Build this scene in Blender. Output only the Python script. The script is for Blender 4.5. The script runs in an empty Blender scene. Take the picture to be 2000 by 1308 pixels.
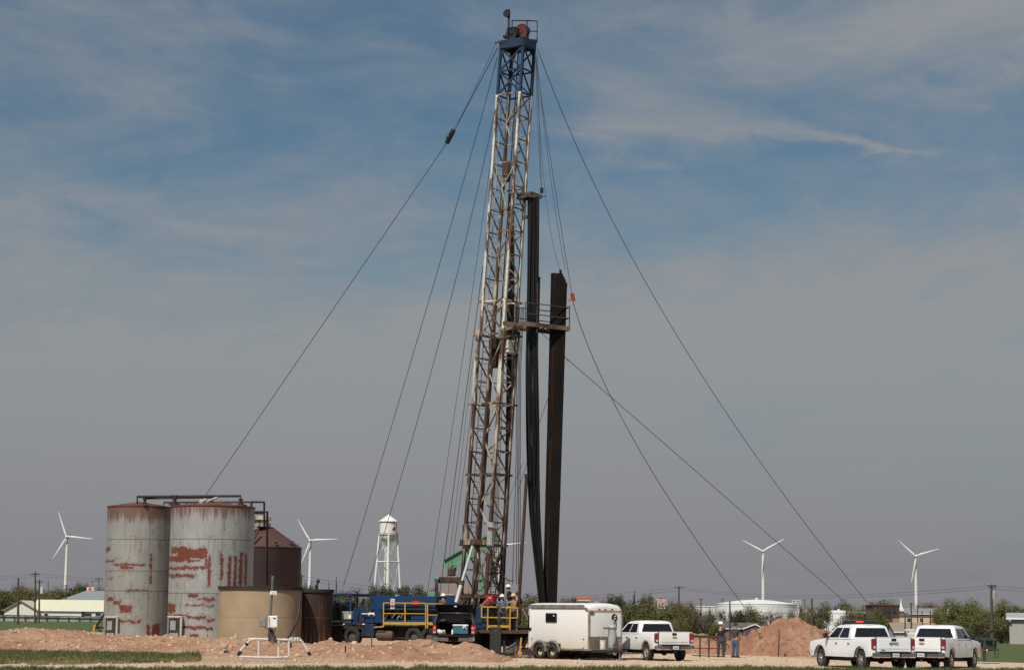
import bpy, math, random
from mathutils import Vector, Matrix, noise
R=math.radians; sin=math.sin; cos=math.cos; PI=math.pi
rnd=random.Random(7)
SC=bpy.context.scene; COL=SC.collection
# ------------------------------------------------------------ camera maths
F=4000.0; H=2.1; TH=math.atan(546/F); RO=R(0.6)
def ray(px,py):
    u=px-1000; v=654-py
    u0=(u*cos(RO)-v*sin(RO))/F; v0=(u*sin(RO)+v*cos(RO))/F
    return Vector((u0, cos(TH)-v0*sin(TH), sin(TH)+v0*cos(TH)))
def P(px,py,d):
    r=ray(px,py); t=d/r.y
    return Vector((r.x*t,d,H+r.z*t))
def G(px,py,z=0.0):
    r=ray(px,py); t=(z-H)/r.z
    return Vector((r.x*t,r.y*t,z))
def sst(a,b,x):
    t=max(0,min(1,(x-a)/(b-a))); return t*t*(3-2*t)
def zg(x,y):
    if y<130: return 0.0
    return -3.6*sst(130,560,y)*sst(-0.14,0.06,x/y)
def onplane(px,py,p0,n):
    r=ray(px,py); o=Vector((0,0,H)); t=(p0-o).dot(n)/r.dot(n)
    return o+r*t
cam=bpy.data.cameras.new('camera'); co=bpy.data.objects.new('camera',cam); COL.objects.link(co)
cam.sensor_width=36; cam.lens=72; cam.clip_start=1; cam.clip_end=60000
co.matrix_world=Matrix.Translation((0,0,H))@Matrix.Rotation(PI/2+TH,4,'X')@Matrix.Rotation(RO,4,'Z')
SC.camera=co
SC.view_settings.view_transform='Standard'; SC.view_settings.look='None'
SC.view_settings.exposure=0; SC.view_settings.gamma=1
# ------------------------------------------------------------ light
SE=R(51); SV=Vector((-0.42,-0.91,0)).normalized()
sdir=Vector((SV.x*cos(SE),SV.y*cos(SE),sin(SE)))
sl=bpy.data.lights.new('sun','SUN'); sl.energy=4.35; sl.angle=R(0.5); sl.color=(1,0.95,0.87)
so=bpy.data.objects.new('sun',sl); COL.objects.link(so); so.rotation_euler=sdir.to_track_quat('Z','Y').to_euler()
so.location=(0,0,60)
class NT:
    def __init__(s,nt): s.nt=nt; s.n=nt.nodes; s.l=nt.links
    def new(s,t,**k):
        n=s.n.new(t)
        for a,b in k.items(): setattr(n,a,b)
        return n
    def put(s,sock,v):
        if hasattr(v,'is_output'): s.l.new(v,sock)
        elif v is not None: sock.default_value=v
    def math(s,op,a,b=None,c=None,clamp=False):
        n=s.new('ShaderNodeMath',operation=op,use_clamp=clamp)
        s.put(n.inputs[0],a); s.put(n.inputs[1],b)
        if c is not None: s.put(n.inputs[2],c)
        return n.outputs[0]
    def mix(s,f,a,b,mode='MIX'):
        n=s.new('ShaderNodeMix',data_type='RGBA',blend_type=mode)
        s.put(n.inputs[0],f); s.put(n.inputs[6],c4(a)); s.put(n.inputs[7],c4(b)); return n.outputs[2]
    def step(s,x,a,b):
        n=s.new('ShaderNodeMapRange',interpolation_type='SMOOTHSTEP')
        s.put(n.inputs[0],x); n.inputs[1].default_value=a; n.inputs[2].default_value=b; return n.outputs[0]
    def noise(s,vec,scale,detail=4,rough=.55,dist=0):
        n=s.new('ShaderNodeTexNoise'); s.put(n.inputs['Vector'],vec); n.inputs['Scale'].default_value=scale
        n.inputs['Detail'].default_value=detail; n.inputs['Roughness'].default_value=rough; n.inputs['Distortion'].default_value=dist
        return n.outputs['Fac']
    def map(s,vec,scale=(1,1,1),loc=(0,0,0),rot=(0,0,0)):
        n=s.new('ShaderNodeMapping'); s.put(n.inputs[0],vec); n.inputs[1].default_value=loc; n.inputs[2].default_value=rot; n.inputs[3].default_value=scale
        return n.outputs[0]
    def sep(s,vec):
        n=s.new('ShaderNodeSeparateXYZ'); s.put(n.inputs[0],vec); return n.outputs
    def comb(s,x,y,z):
        n=s.new('ShaderNodeCombineXYZ'); s.put(n.inputs[0],x); s.put(n.inputs[1],y); s.put(n.inputs[2],z); return n.outputs[0]
def c4(c):
    if hasattr(c,'is_output') or c is None: return c
    return (c[0],c[1],c[2],1)
def lin(r,g,b):
    f=lambda x:(x/255/12.92 if x/255<=.04045 else ((x/255+.055)/1.055)**2.4)
    return (f(r),f(g),f(b))
W=bpy.data.worlds.new('World'); SC.world=W; W.use_nodes=True
t=NT(W.node_tree); t.n.clear()
sky=t.new('ShaderNodeTexSky',sky_type='NISHITA',sun_disc=False); sky.sun_elevation=SE
sky.sun_rotation=math.atan2(SV.x,SV.y); sky.air_density=1.0; sky.dust_density=2.0; sky.ozone_density=1.5
g=t.new('ShaderNodeTexCoord').outputs['Generated']; X=t.sep(g)
az=t.math('DIVIDE',X[0],t.math('MAXIMUM',t.math('ABSOLUTE',X[1]),.05))
el=t.math('ARCSINE',X[2])
v=t.comb(az,el,t.math('MULTIPLY',t.math('SIGN',X[1]),3.0))
blue=t.mix(1.0,sky.outputs[0],SKYMUL:=(.485,.60,.615),'MULTIPLY')
n1=t.noise(t.map(v,(4.5,15,1),(0.35,0.2,0),(0,0,R(-6))),1.0,7,.58,.6)
n2=t.noise(t.map(v,(16,42,1),(2.1,.7,0),(0,0,R(-14))),1.0,6,.62,1.2)
n3=t.noise(t.map(v,(40,60,1),(1.2,.3,0)),1.0,4,.6,.5)
nn=t.math('ADD',t.math('ADD',t.math('MULTIPLY',n1,1.0),t.math('MULTIPLY',n2,.42)),t.math('MULTIPLY',n3,.10))
up=t.math('MULTIPLY',t.step(el,R(5.5),R(14)),.47)
rt=t.math('MULTIPLY',t.math('MULTIPLY',t.step(az,.02,.22),t.step(el,R(11),R(17))),.32)
# one long cirrus streak drawn out to the right
ln=t.math('SUBTRACT',el,t.math('SUBTRACT',R(13.85),t.math('MULTIPLY',az,t.math('ADD',.02,t.math('MULTIPLY',az,.34)))))
ln=t.math('ADD',ln,t.math('MULTIPLY',t.math('SUBTRACT',n2,.5),.022))
wd=t.math('ADD',.0028,t.math('MULTIPLY',t.step(az,.20,.03),.024))
stk=t.math('SUBTRACT',1.0,t.math('DIVIDE',t.math('ABSOLUTE',ln),wd),clamp=True)
stk=t.math('MULTIPLY',t.math('MULTIPLY',stk,t.math('MULTIPLY',t.step(az,.0,.05),t.step(az,.245,.16))),.36)
cf=t.math('ADD',t.math('SUBTRACT',t.math('ADD',nn,rt),up),stk)
cf=t.math('MULTIPLY',t.step(cf,.10,.80),.93)
veil=t.mix(t.step(el,R(-.5),R(8.5)),(2.48,2.41,2.66),(3.0,3.07,3.12))
veil=t.mix(t.step(el,R(8),R(20)),veil,(2.9,3.1,3.25))
out=t.mix(cf,blue,veil)
bg=t.new('ShaderNodeBackground'); t.put(bg.inputs[0],out); bg.inputs[1].default_value=.1
wo=t.new('ShaderNodeOutputWorld'); t.l.new(bg.outputs[0],wo.inputs[0])
# ------------------------------------------------------------ materials
MATS={}
def newmat(name):
    m=bpy.data.materials.new(name); m.use_nodes=True; t=NT(m.node_tree); b=t.n['Principled BSDF']; return m,t,b
def M(name,col,rough=.6,metal=0,col2=None,scale=3,lo=.42,hi=.62,stretch=(1,1,1),bump=0,bscale=20,coat=0,emis=None,var=.12,spec=None):
    if name in MATS: return MATS[name]
    m,t,b=newmat(name); o=t.new('ShaderNodeTexCoord').outputs['Object']
    n=t.noise(t.map(o,stretch),scale,6,.6)
    if col2 is not None: c=t.mix(t.step(n,lo,hi),col,col2)
    else: c=t.mix(t.step(n,.3,.7),tuple(x*(1-var) for x in col),tuple(min(1,x*(1+var)) for x in col))
    t.put(b.inputs['Base Color'],c); b.inputs['Roughness'].default_value=rough; b.inputs['Metallic'].default_value=metal
    if coat: b.inputs['Coat Weight'].default_value=coat; b.inputs['Coat Roughness'].default_value=.06
    if spec is not None: b.inputs['Specular IOR Level'].default_value=spec
    if bump:
        bn=t.new('ShaderNodeBump'); bn.inputs['Strength'].default_value=bump; bn.inputs['Distance'].default_value=.05
        t.put(bn.inputs['Height'],t.noise(o,bscale,5,.6)); t.l.new(bn.outputs[0],b.inputs['Normal'])
    if emis: b.inputs['Emission Color'].default_value=c4(emis[:3]); b.inputs['Emission Strength'].default_value=emis[3]
    MATS[name]=m; return m
RUSTC=(.10,.045,.022)
black=M('black_steel',(.012,.011,.011),.55)
rubber=M('rubber',(.022,.021,.020),.85,col2=(.07,.055,.04),scale=4,lo=.5,hi=.8)
glass=M('dark_glass',(.008,.009,.011),.06,spec=.6)
satin=M('ram_chrome',(.60,.60,.58),.38,.55,var=.05)
chrome=M('chrome',(.62,.62,.62),.14,1,var=.04)
rustm=M('rusty_steel',(.085,.04,.022),.8,col2=(.030,.018,.014),scale=2.2,bump=.3)
brownpipe=M('brown_pipe',(.050,.022,.014),.7,col2=(.025,.014,.010),scale=3)
blue_p=M('blue_paint',(.005,.036,.105),.5,col2=(.005,.018,.045),scale=1.1,lo=.48,hi=.75)
blue_d=M('blue_paint_worn',(.006,.030,.075),.5,col2=(.05,.03,.02),scale=2.5,lo=.52,hi=.7)
yellow=M('yellow_paint',(.50,.28,.015),.5,col2=(.30,.15,.015),scale=5,lo=.5,hi=.8)
red_p=M('red_paint',(.36,.02,.015),.45)
white_p=M('white_paint',(.72,.72,.70),.5,var=.06)
white_car=M('white_car_paint',(.74,.75,.77),.28,coat=.5,var=.02)
wire_m=M('wire_rope',(.045,.042,.04),.6)
steelg=M('grey_steel',(.30,.31,.31),.5,col2=(.2,.17,.14),scale=3,lo=.5,hi=.75)
woodp=M('pole_wood',(.085,.052,.035),.9,stretch=(6,6,.6),scale=2,var=.3)
skin=M('skin',(.36,.19,.13),.55)
def worn(name,paint,rust,lo,hi,scale=1.3,stretch=(1.6,1.6,.45),rough=.6):
    m,t,b=newmat(name); o=t.new('ShaderNodeTexCoord').outputs['Object']
    n=t.noise(t.map(o,stretch),scale,8,.66); f=t.step(n,lo,hi)
    n2=t.noise(o,6,5,.7)
    rc=t.mix(n2,tuple(x*.45 for x in rust),tuple(x*1.5 for x in rust))
    pc=t.mix(t.step(n2,.35,.75),paint,tuple(x*.72 for x in paint))
    t.put(b.inputs['Base Color'],t.mix(f,pc,rc)); b.inputs['Roughness'].default_value=rough
    bn=t.new('ShaderNodeBump'); bn.inputs['Strength'].default_value=.25; bn.inputs['Distance'].default_value=.02
    t.put(bn.inputs['Height'],n2); t.l.new(bn.outputs[0],b.inputs['Normal'])
    MATS[name]=m; return m
mast_blue=worn('mast_blue',(.006,.028,.075),(.030,.016,.011),.50,.62,1.6)
mast_white=worn('mast_white',(.62,.58,.50),(.13,.066,.035),.48,.57,1.3)
mast_brace=worn('mast_brace',(.44,.37,.28),(.11,.056,.03),.40,.58,1.4)
mast_mixed=worn('mast_mixed',(.48,.41,.31),(.075,.038,.024),.41,.54,1.6)
mast_rust=worn('mast_rust',(.38,.31,.23),(.055,.029,.019),.34,.50,1.7)
# ------------------------------------------------------------ mesh builder
class MB:
    def __init__(s): s.v=[]; s.f=[]; s.mi=[]
    def add(s,vs,fs,mi=0):
        o=len(s.v); s.v.extend(Vector(p) for p in vs)
        s.f.extend(tuple(i+o for i in f) for f in fs); s.mi.extend([mi]*len(fs)); return s
    def box(s,c,sz,rot=None,mi=0,bev=0):
        c=Vector(c); hx,hy,hz=sz[0]/2,sz[1]/2,sz[2]/2
        if bev:
            bv=min(bev,hx*.9,hy*.9,hz*.9); vs=[]
            for sx in(-1,1):
                for sy in(-1,1):
                    for sz_ in(-1,1):
                        vs+= [Vector((sx*hx,sy*(hy-bv),sz_*(hz-bv))),Vector((sx*(hx-bv),sy*hy,sz_*(hz-bv))),Vector((sx*(hx-bv),sy*(hy-bv),sz_*hz))]
            I=lambda x,y,z,k:(x*4+y*2+z)*3+k
            fs=[]
            for x in(0,1): fs.append([I(x,0,0,0),I(x,1,0,0),I(x,1,1,0),I(x,0,1,0)])
            for y in(0,1): fs.append([I(0,y,0,1),I(1,y,0,1),I(1,y,1,1),I(0,y,1,1)])
            for z in(0,1): fs.append([I(0,0,z,2),I(1,0,z,2),I(1,1,z,2),I(0,1,z,2)])
            for x in(0,1):
                for y in(0,1): fs.append([I(x,y,0,0),I(x,y,1,0),I(x,y,1,1),I(x,y,0,1)])
                for z in(0,1): fs.append([I(x,0,z,0),I(x,1,z,0),I(x,1,z,2),I(x,0,z,2)])
            for y in(0,1):
                for z in(0,1): fs.append([I(0,y,z,1),I(1,y,z,1),I(1,y,z,2),I(0,y,z,2)])
            for x in(0,1):
                for y in(0,1):
                    for z in(0,1): fs.append([I(x,y,z,0),I(x,y,z,1),I(x,y,z,2)])
        else:
            vs=[Vector((a*hx,b*hy,d*hz)) for a in(-1,1) for b in(-1,1) for d in(-1,1)]
            fs=[(0,1,3,2),(4,6,7,5),(0,4,5,1),(2,3,7,6),(0,2,6,4),(1,5,7,3)]
        if rot is not None: vs=[rot@p for p in vs]
        return s.add([c+p for p in vs],fs,mi)
    def beam(s,p,q,w,h=None,mi=0,up=None):
        p=Vector(p);q=Vector(q);h=h or w; d=q-p; L=d.length
        if L<1e-6: return s
        d/=L; u=Vector(up) if up is not None else Vector((0,0,1))
        if abs(d.dot(u))>.98: u=Vector((0,1,0)) if up is None else Vector((1,0,0))
        a=d.cross(u).normalized(); b=a.cross(d)
        vs=[o+a*i*w/2+b*j*h/2 for o in(p,q) for i,j in((-1,-1),(1,-1),(1,1),(-1,1))]
        return s.add(vs,[(0,1,2,3),(4,7,6,5),(0,4,5,1),(1,5,6,2),(2,6,7,3),(3,7,4,0)],mi)
    def tube(s,p,q,r,r2=None,n=8,mi=0):
        return s.path([p,q],[r,r if r2 is None else r2],n,mi)
    def path(s,pts,r,n=6,mi=0,caps=True):
        pts=[Vector(p) for p in pts]; k=len(pts)
        rs=list(r) if isinstance(r,(list,tuple)) else [r]*k
        ref=None; rings=[]
        for i in range(k):
            d=(pts[min(i+1,k-1)]-pts[max(i-1,0)])
            d=d.normalized() if d.length>1e-9 else Vector((0,0,1))
            if ref is None: ref=Vector((0,0,1)) if abs(d.z)<.9 else Vector((0,1,0))
            a=d.cross(ref); 
            if a.length<1e-4: a=d.cross(Vector((1,0.3,0)))
            a.normalize(); b=a.cross(d); ref=b
            rings.append([pts[i]+(a*cos(2*PI*j/n)+b*sin(2*PI*j/n))*rs[i] for j in range(n)])
        vs=[p for g in rings for p in g]; fs=[]
        for i in range(k-1):
            for j in range(n):
                fs.append((i*n+j,i*n+(j+1)%n,(i+1)*n+(j+1)%n,(i+1)*n+j))
        if caps: fs.append(tuple(range(n))[::-1]); fs.append(tuple((k-1)*n+j for j in range(n)))
        return s.add(vs,fs,mi)
    def lathe(s,prof,n=24,c=(0,0,0),rot=None,mi=0,caps=True):
        c=Vector(c); k=len(prof); vs=[]
        for r,z in prof:
            for j in range(n):
                p=Vector((r*cos(2*PI*j/n),r*sin(2*PI*j/n),z)); vs.append(c+(rot@p if rot is not None else p))
        fs=[(i*n+j,i*n+(j+1)%n,(i+1)*n+(j+1)%n,(i+1)*n+j) for i in range(k-1) for j in range(n)]
        if caps:
            if prof[0][0]>1e-5: fs.append(tuple(range(n))[::-1])
            if prof[-1][0]>1e-5: fs.append(tuple((k-1)*n+j for j in range(n)))
        return s.add(vs,fs,mi)
    def ball(s,c,r,n=10,m=6,mi=0,rot=None):
        r=(r,r,r) if not hasattr(r,'__len__') else r
        c=Vector(c); vs=[];
        for i in range(m+1):
            a=-PI/2+PI*i/m
            for j in range(n):
                p=Vector((r[0]*cos(a)*cos(2*PI*j/n),r[1]*cos(a)*sin(2*PI*j/n),r[2]*sin(a))); vs.append(c+(rot@p if rot is not None else p))
        return s.add(vs,[(i*n+j,i*n+(j+1)%n,(i+1)*n+(j+1)%n,(i+1)*n+j) for i in range(m) for j in range(n)],mi)
    def loft(s,rings,mi=0,caps=True):
        n=len(rings[0]); vs=[p for g in rings for p in g]; fs=[]
        for i in range(len(rings)-1):
            for j in range(n): fs.append((i*n+j,i*n+(j+1)%n,(i+1)*n+(j+1)%n,(i+1)*n+j))
        if caps: fs.append(tuple(range(n))[::-1]); fs.append(tuple((len(rings)-1)*n+j for j in range(n)))
        return s.add(vs,fs,mi)
    def prism(s,poly,vec,mi=0):
        a=[Vector(p) for p in poly]; vec=Vector(vec); return s.loft([a,[p+vec for p in a]],mi)
    def quad(s,*ps,mi=0): return s.add(ps,[tuple(range(len(ps)))],mi)
    def xf(s,mat):
        s.v=[mat@p for p in s.v]; return s
    def off(s,d): s.v=[p-d for p in s.v]; return s
    def build(s,name,mats,parent=None,smooth=35,loc=None,local=False):
        """verts are world coordinates unless local; moved into the frame of the parent / own base"""
        if not isinstance(mats,(list,tuple)): mats=[mats]
        if not local:
            if parent is not None:
                wl=Vector(parent['_w']) if '_w' in parent else Vector((0,0,0)); s.off(wl); base=None
            else:
                lo=[min(p[i] for p in s.v) for i in range(3)]; hi=[max(p[i] for p in s.v) for i in range(3)]
                base=Vector(((lo[0]+hi[0])/2,(lo[1]+hi[1])/2,lo[2])) if loc is None else Vector(loc); s.off(base)
        else: base=Vector(loc) if loc is not None else None
        me=bpy.data.meshes.new(name); me.from_pydata(s.v,[],s.f)
        for m in mats: me.materials.append(m)
        if len(mats)>1: me.polygons.foreach_set('material_index',s.mi)
        if smooth:
            me.polygons.foreach_set('use_smooth',[True]*len(me.polygons)); me.set_sharp_from_angle(angle=R(smooth))
        me.update()
        o=bpy.data.objects.new(name,me); COL.objects.link(o)
        if parent is not None:
            o.parent=parent
            if '_w' in parent: o['_w']=parent['_w']
        if base is not None:
            o.location=base
            if parent is None: o['_w']=tuple(base)
        return o
def tag(o,label=None,cat=None,group=None,kind=None):
    if label: o['label']=label
    if cat: o['category']=cat
    if group: o['group']=group
    if kind: o['kind']=kind
    return o
def thing(name,loc,label,cat,group=None,rz=0):
    o=bpy.data.objects.new(name,None); COL.objects.link(o); o.empty_display_size=.3
    o.location=loc; o.rotation_euler=(0,0,rz); o['_w']=tuple(loc)
    return tag(o,label,cat,group)
def copy_tree(o,parent=None):
    c=o.copy(); COL.objects.link(c)
    if parent is not None: c.parent=parent
    for ch in [k for k in o.children]: copy_tree(ch,c)
    return c
def text_mesh(s,size,depth=.006):
    cu=bpy.data.curves.new('lettering','FONT'); cu.body=s; cu.size=size; cu.extrude=depth; cu.align_x='CENTER'; cu.align_y='CENTER'
    ob=bpy.data.objects.new('lettering',cu); COL.objects.link(ob)
    dg=bpy.context.evaluated_depsgraph_get(); me=bpy.data.meshes.new_from_object(ob.evaluated_get(dg))
    bpy.data.objects.remove(ob); b=MB(); b.add([v.co.copy() for v in me.vertices],[tuple(p.vertices) for p in me.polygons]); return b
# ------------------------------------------------------------ pickups
tail_off=M('tail_lens',(.22,.012,.014),.2,coat=.6)
tail_on=M('tail_lamp_lit',(.5,.01,.01),.3,emis=(1,.03,.02,2.5))
lampm=M('lamp_lens',(.45,.45,.47),.15,coat=.5)
def dusty(name,paint,dust,z0,z1,amt,rough=.35,coat=.2):
    m,t,b=newmat(name); o=t.new('ShaderNodeTexCoord').outputs['Object']; z=t.sep(o)[2]
    n=t.noise(t.map(o,(1,1,.45)),1.1,7,.62); n2=t.noise(t.map(o,(2.5,2.5,.5)),2.2,6,.6)
    f=t.math('MULTIPLY',t.step(t.math('ADD',z,t.math('MULTIPLY',t.math('SUBTRACT',n,.5),1.5)),z1,z0),amt)
    f=t.math('ADD',f,t.math('MULTIPLY',t.step(n2,.55,.8),.18),clamp=True)
    t.put(b.inputs['Base Color'],t.mix(f,paint,dust)); b.inputs['Roughness'].default_value=rough; b.inputs['Coat Weight'].default_value=coat; MATS[name]=m; return m
white_car=dusty('white_car_dusty',(.75,.76,.78),(.50,.42,.32),.25,.95,.38,.26,.5)
dirtyw=dusty('dirty_white_paint',(.74,.74,.74),(.40,.32,.24),.35,1.15,.75)
darkcar=M('dark_maroon_paint',(.020,.011,.014),.22,coat=.6)
blackcar=M('black_car_paint',(.010,.010,.011),.2,coat=.6)
underm=M('under_body',(.014,.013,.012),.9)
plate_m=M('plate_white',(.62,.64,.66),.4)
plate_b=M('plate_ink',(.16,.22,.34),.5)
gold=M('emblem_gold',(.55,.36,.10),.3,.6)
rim_m=M('wheel_alloy',(.55,.55,.56),.3,.9,var=.05)
rim_s=M('wheel_steel_dusty',(.30,.27,.23),.6)
def make_wheel(root,loc,rr,w,kind,side):
    mb=MB(); rot=Matrix.Rotation(PI/2,3,'X')
    pr=[(rr*.60,-w*.45),(rr*.72,-w*.5),(rr*.93,-w*.48),(rr,-w*.36),(rr,w*.36),(rr*.93,w*.48),(rr*.72,w*.5),(rr*.60,w*.45)]
    mb.lathe(pr,28,(0,0,0),rot,caps=False)
    for a in range(36):
        an=a*PI/18; mb.box((cos(an)*rr*.995,0,sin(an)*rr*.995),(.02,w*.7,.02),Matrix.Rotation(-an,3,'Y'))
    wh=mb.build('wheel',rubber,root,loc=loc,local=True)
    rb=MB(); y=side*w*.36
    rb.lathe([(rr*.63,-w*.45),(rr*.63,w*.45),(rr*.58,w*.45),(rr*.54,w*.1),(rr*.54,-w*.1),(rr*.58,-w*.45)],28,(0,0,0),rot,0,False)
    rb.lathe([(0.0,-w*.03),(rr*.55,-w*.03),(rr*.55,w*.03),(0,w*.03)],28,(0,0,0),rot,1,False)
    n={'alloy6':6,'alloy5':5,'steel':8}[kind]
    for a in range(n):
        an=2*PI*a/n+.3
        if kind=='steel':
            rb.box((cos(an)*rr*.38,y*.5,sin(an)*rr*.38),(rr*.32,w*.2,rr*.2),Matrix.Rotation(-an,3,'Y'))
        else:
            for q in(-.13,.13):
                rb.beam((cos(an+q*1.6)*rr*.12,y*.95,sin(an+q*1.6)*rr*.12),(cos(an+q)*rr*.56,y*1.05,sin(an+q)*rr*.56),rr*.10,.05,up=(0,1,0))
    rb.lathe([(0,-.05),(rr*.17,-.05),(rr*.17,.05),(0,.05)],14,(0,y,0),rot,0)
    rb.build('rim',[rim_s if kind=='steel' else rim_m,underm],wh,local=True)
    return wh
def arch(cx,cz,r,zb,n=12,dirn=1):
    pts=[]
    a0=math.asin(max(-1,min(1,(zb-cz)/r)))
    for i in range(n+1):
        a=(PI-a0)-(PI-2*a0)*i/n
        pts.append((cx+r*cos(a),cz+r*sin(a)))
    return pts if dirn>0 else pts[::-1]
def yloft(mb,prof,ys,shr,mi=0):
    """prof (x,z) polygon lofted over y stations; shr = inset of the outline at each station"""
    cx=sum(p[0] for p in prof)/len(prof); rings=[]
    for y,s in zip(ys,shr):
        ring=[]
        for x,z in prof:
            zz=z-s if z>1.0 else z; xx=x
            if abs(x)>2.7: xx=x-math.copysign(s*1.3,x)
            ring.append(Vector((xx,y,zz)))
        rings.append(ring)
    mb.loft(rings,mi)
def make_pickup(loc,head,paint,label,wheel='alloy6',mark=None,topper=None,open_bed=False,group='white pickups parked on the site',brake=False,cat='pickup truck',plate=True,sc=1.0,lit=False,badge=True):
    """head = compass of forward axis: forward=(-sin h, cos h)"""
    root=thing('pickup_truck',loc,label,cat,group,head+PI/2); root.scale=(sc,sc,sc)
    RX,FX,WR=-1.78,1.88,.41
    body=MB()
    front=[(-1.02,.52)]+[(FX-.52,.52)]+arch(FX,.47,.52,.52)[1:-1]+[(FX+.52,.52),(2.80,.50),(2.92,.62),(2.93,.95),(2.86,1.14),(2.55,1.20),(1.9,1.25),(1.42,1.29),(.2,1.31),(-1.02,1.32)]
    ys=[-1.01,-.985,-.93,-.6,0,.6,.93,.985,1.01]; sh=[.10,.03,0,-.02,-.03,-.02,0,.03,.10]
    yloft(body,front,ys,sh)
    side=[(-2.88,.60),(RX-.52,.55)]+arch(RX,.47,.53,.55)[1:-1]+[(RX+.52,.55),(-1.04,.52),(-1.04,1.37),(-2.88,1.39)]
    for s in(-1,1):
        y4=[.86,.94,.99,1.015]; s4=[0,0,.02,.07]
        yloft(body,side,[s*a for a in y4],s4)
    body.box((-1.95,0,.80),(1.84,1.72,.06)); body.box((-1.09,0,1.08),(.06,1.72,.56))
    body.build('body',paint,root,local=True)
    un=MB(); un.box((0,0,.58),(5.3,1.30,.20)); un.box((.2,.55,.42),(3.2,.12,.16)); un.box((.2,-.55,.42),(3.2,.12,.16))
    un.tube((RX,-.8,.41),(RX,.8,.41),.07); un.tube((FX,-.8,.41),(FX,.8,.41),.06); un.ball((RX,.0,.41),.16); un.tube((-2.2,-.45,.42),(-2.85,-.5,.42),.045); un.box((-2.6,0,.55),(.5,.9,.12)); un.box((-3.0,0,.44),(.2,.09,.09))
    for s in(-1,1):
        for cx in(RX,FX): un.box((cx,s*.62,.72),(1.0,.5,.36))
    un.build('undercarriage',underm,root,local=True)
    # cab greenhouse
    def ring(z,xf,xr,hw,ch):
        return [Vector(p+(z,)) for p in ((xf,-hw+ch*1.6),(xf,hw-ch*1.6),(xf-ch,hw),(xr+ch,hw),(xr,hw-ch),(xr,-hw+ch),(xr+ch,-hw),(xf-ch,-hw))]
    lv=[(1.28,1.46,-1.02,.965,.08),(1.32,1.40,-1.02,.965,.08),(1.79,.68,-.90,.845,.09),(1.865,.48,-.84,.79,.12),(1.905,.25,-.70,.66,.16),(1.92,.0,-.45,.42,.16)]
    rings=[ring(*a) for a in lv]
    cab=MB(); cab.loft(rings); cab.build('cab',paint,root,local=True)
    lo,hi=rings[1],rings[2]
    def pane(ia,ib,u0,u1,v0,v1,u0t=None,u1t=None,name='window',mat=None,eps=.006):
        u0t=u0 if u0t is None else u0t; u1t=u1 if u1t is None else u1t
        def pt(u,v_): return lo[ia].lerp(lo[ib],u).lerp(hi[ia].lerp(hi[ib],u),v_)
        q=[pt(u0,v0),pt(u1,v0),pt(u1t,v1),pt(u0t,v1)]
        nrm=(q[1]-q[0]).cross(q[3]-q[0]).normalized()
        c=(q[0]+q[2])/2
        if nrm.dot(Vector((c.x-.2,c.y,0)))<0: nrm=-nrm
        b=MB(); b.prism([p-nrm*.02 for p in q],nrm*(.02+eps)); return b.build(name,mat or glass,root,local=True)
    pane(2,3,.08,.475,.04,.93,.09,.47); pane(2,3,.515,.89,.04,.93,.515,.88)
    pane(7,6,.08,.475,.04,.93,.09,.47); pane(7,6,.515,.89,.04,.93,.515,.88)
    pane(4,5,.02,.98,.06,.94,.05,.95,'rear_window'); pane(0,1,.01,.99,.06,.96,.02,.98,'windscreen')
    # doors, handles, mirrors
    for s in(1,-1):
        for x0,x1 in((1.30,.16),(.12,-.96)):
            d=MB(); q=[(x1,s*.99,.60),(x0,s*.99,.60),(x0,s*.99,1.24),(x1,s*.99,1.26)]
            d.prism([(x,y-s*.02,z) for x,y,z in q],(0,s*.034,0)); dd=d.build('door',paint,root,local=True)
            d=MB(); q=[(x1-.022,s*.99,.575),(x0+.022,s*.99,.575),(x0+.022,s*.99,1.265),(x1-.022,s*.99,1.28)]; d.prism([(x,y-s*.02,z) for x,y,z in q],(0,s*.027,0)); d.build('door_gap_shade',underm,dd,local=True)  # dark slab whose rim stands in for the shaded panel gap round the door
            h=MB(); h.box((x1+.16,s*1.03,1.10),(.20,.05,.045),bev=.015); h.build('handle',chrome if not open_bed else black,dd,local=True)
        m_=MB(); m_.box((1.06,s*1.14,1.42),(.14,.22,.24),bev=.05); m_.beam((1.1,s*.95,1.34),(1.08,s*1.08,1.38),.06); m_.build('side_mirror',black,root,local=True)
        tl=MB(); tl.box((-2.85,s*.93,1.10),(.16,.185,.46),bev=.03); tl.box((-2.862,s*.93,.97),(.16,.12,.10),mi=1)
        if lit: tl.ball((-2.935,s*.93,1.16),(.02,.07,.07),mi=2)
        tl.build('tail_light',[tail_off,lampm,tail_on],root,local=True)
        hl=MB(); hl.box((2.84,s*.78,.98),(.16,.36,.20),bev=.05); hl.build('headlight',lampm,root,local=True)
        for x in(RX,FX): make_wheel(root,(x,s*.84,WR),WR,.27,wheel,s)
        for cx in(RX,FX):
            ar=MB(); ar.path([(x,s*.995,z) for x,z in arch(cx,.47,.525,.54)],.022,5); ar.build('wheel_arch',black if mark=='GMC' else paint,root,local=True)
    # grille, bumpers
    gr=MB(); gr.box((2.90,0,.93),(.08,1.1,.32),bev=.03); gr.build('grille',black,root,local=True)
    fb=MB(); fb.box((2.95,0,.58),(.18,1.9,.24),bev=.06); fb.build('front_bumper',chrome,root,local=True)
    rb=MB(); rb.box((-2.98,0,.64),(.16,1.40,.20),bev=.03)
    for s in(-1,1): rb.box((-2.93,s*.84,.65),(.26,.34,.24),bev=.05)
    rbo=rb.build('rear_bumper',chrome,root,local=True)
    st=MB(); st.box((-2.985,0,.752),(.17,1.5,.02)); st.box((-3.063,0,.63),(.02,.5,.16)); st.build('step_pad',underm,rbo,local=True)
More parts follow.
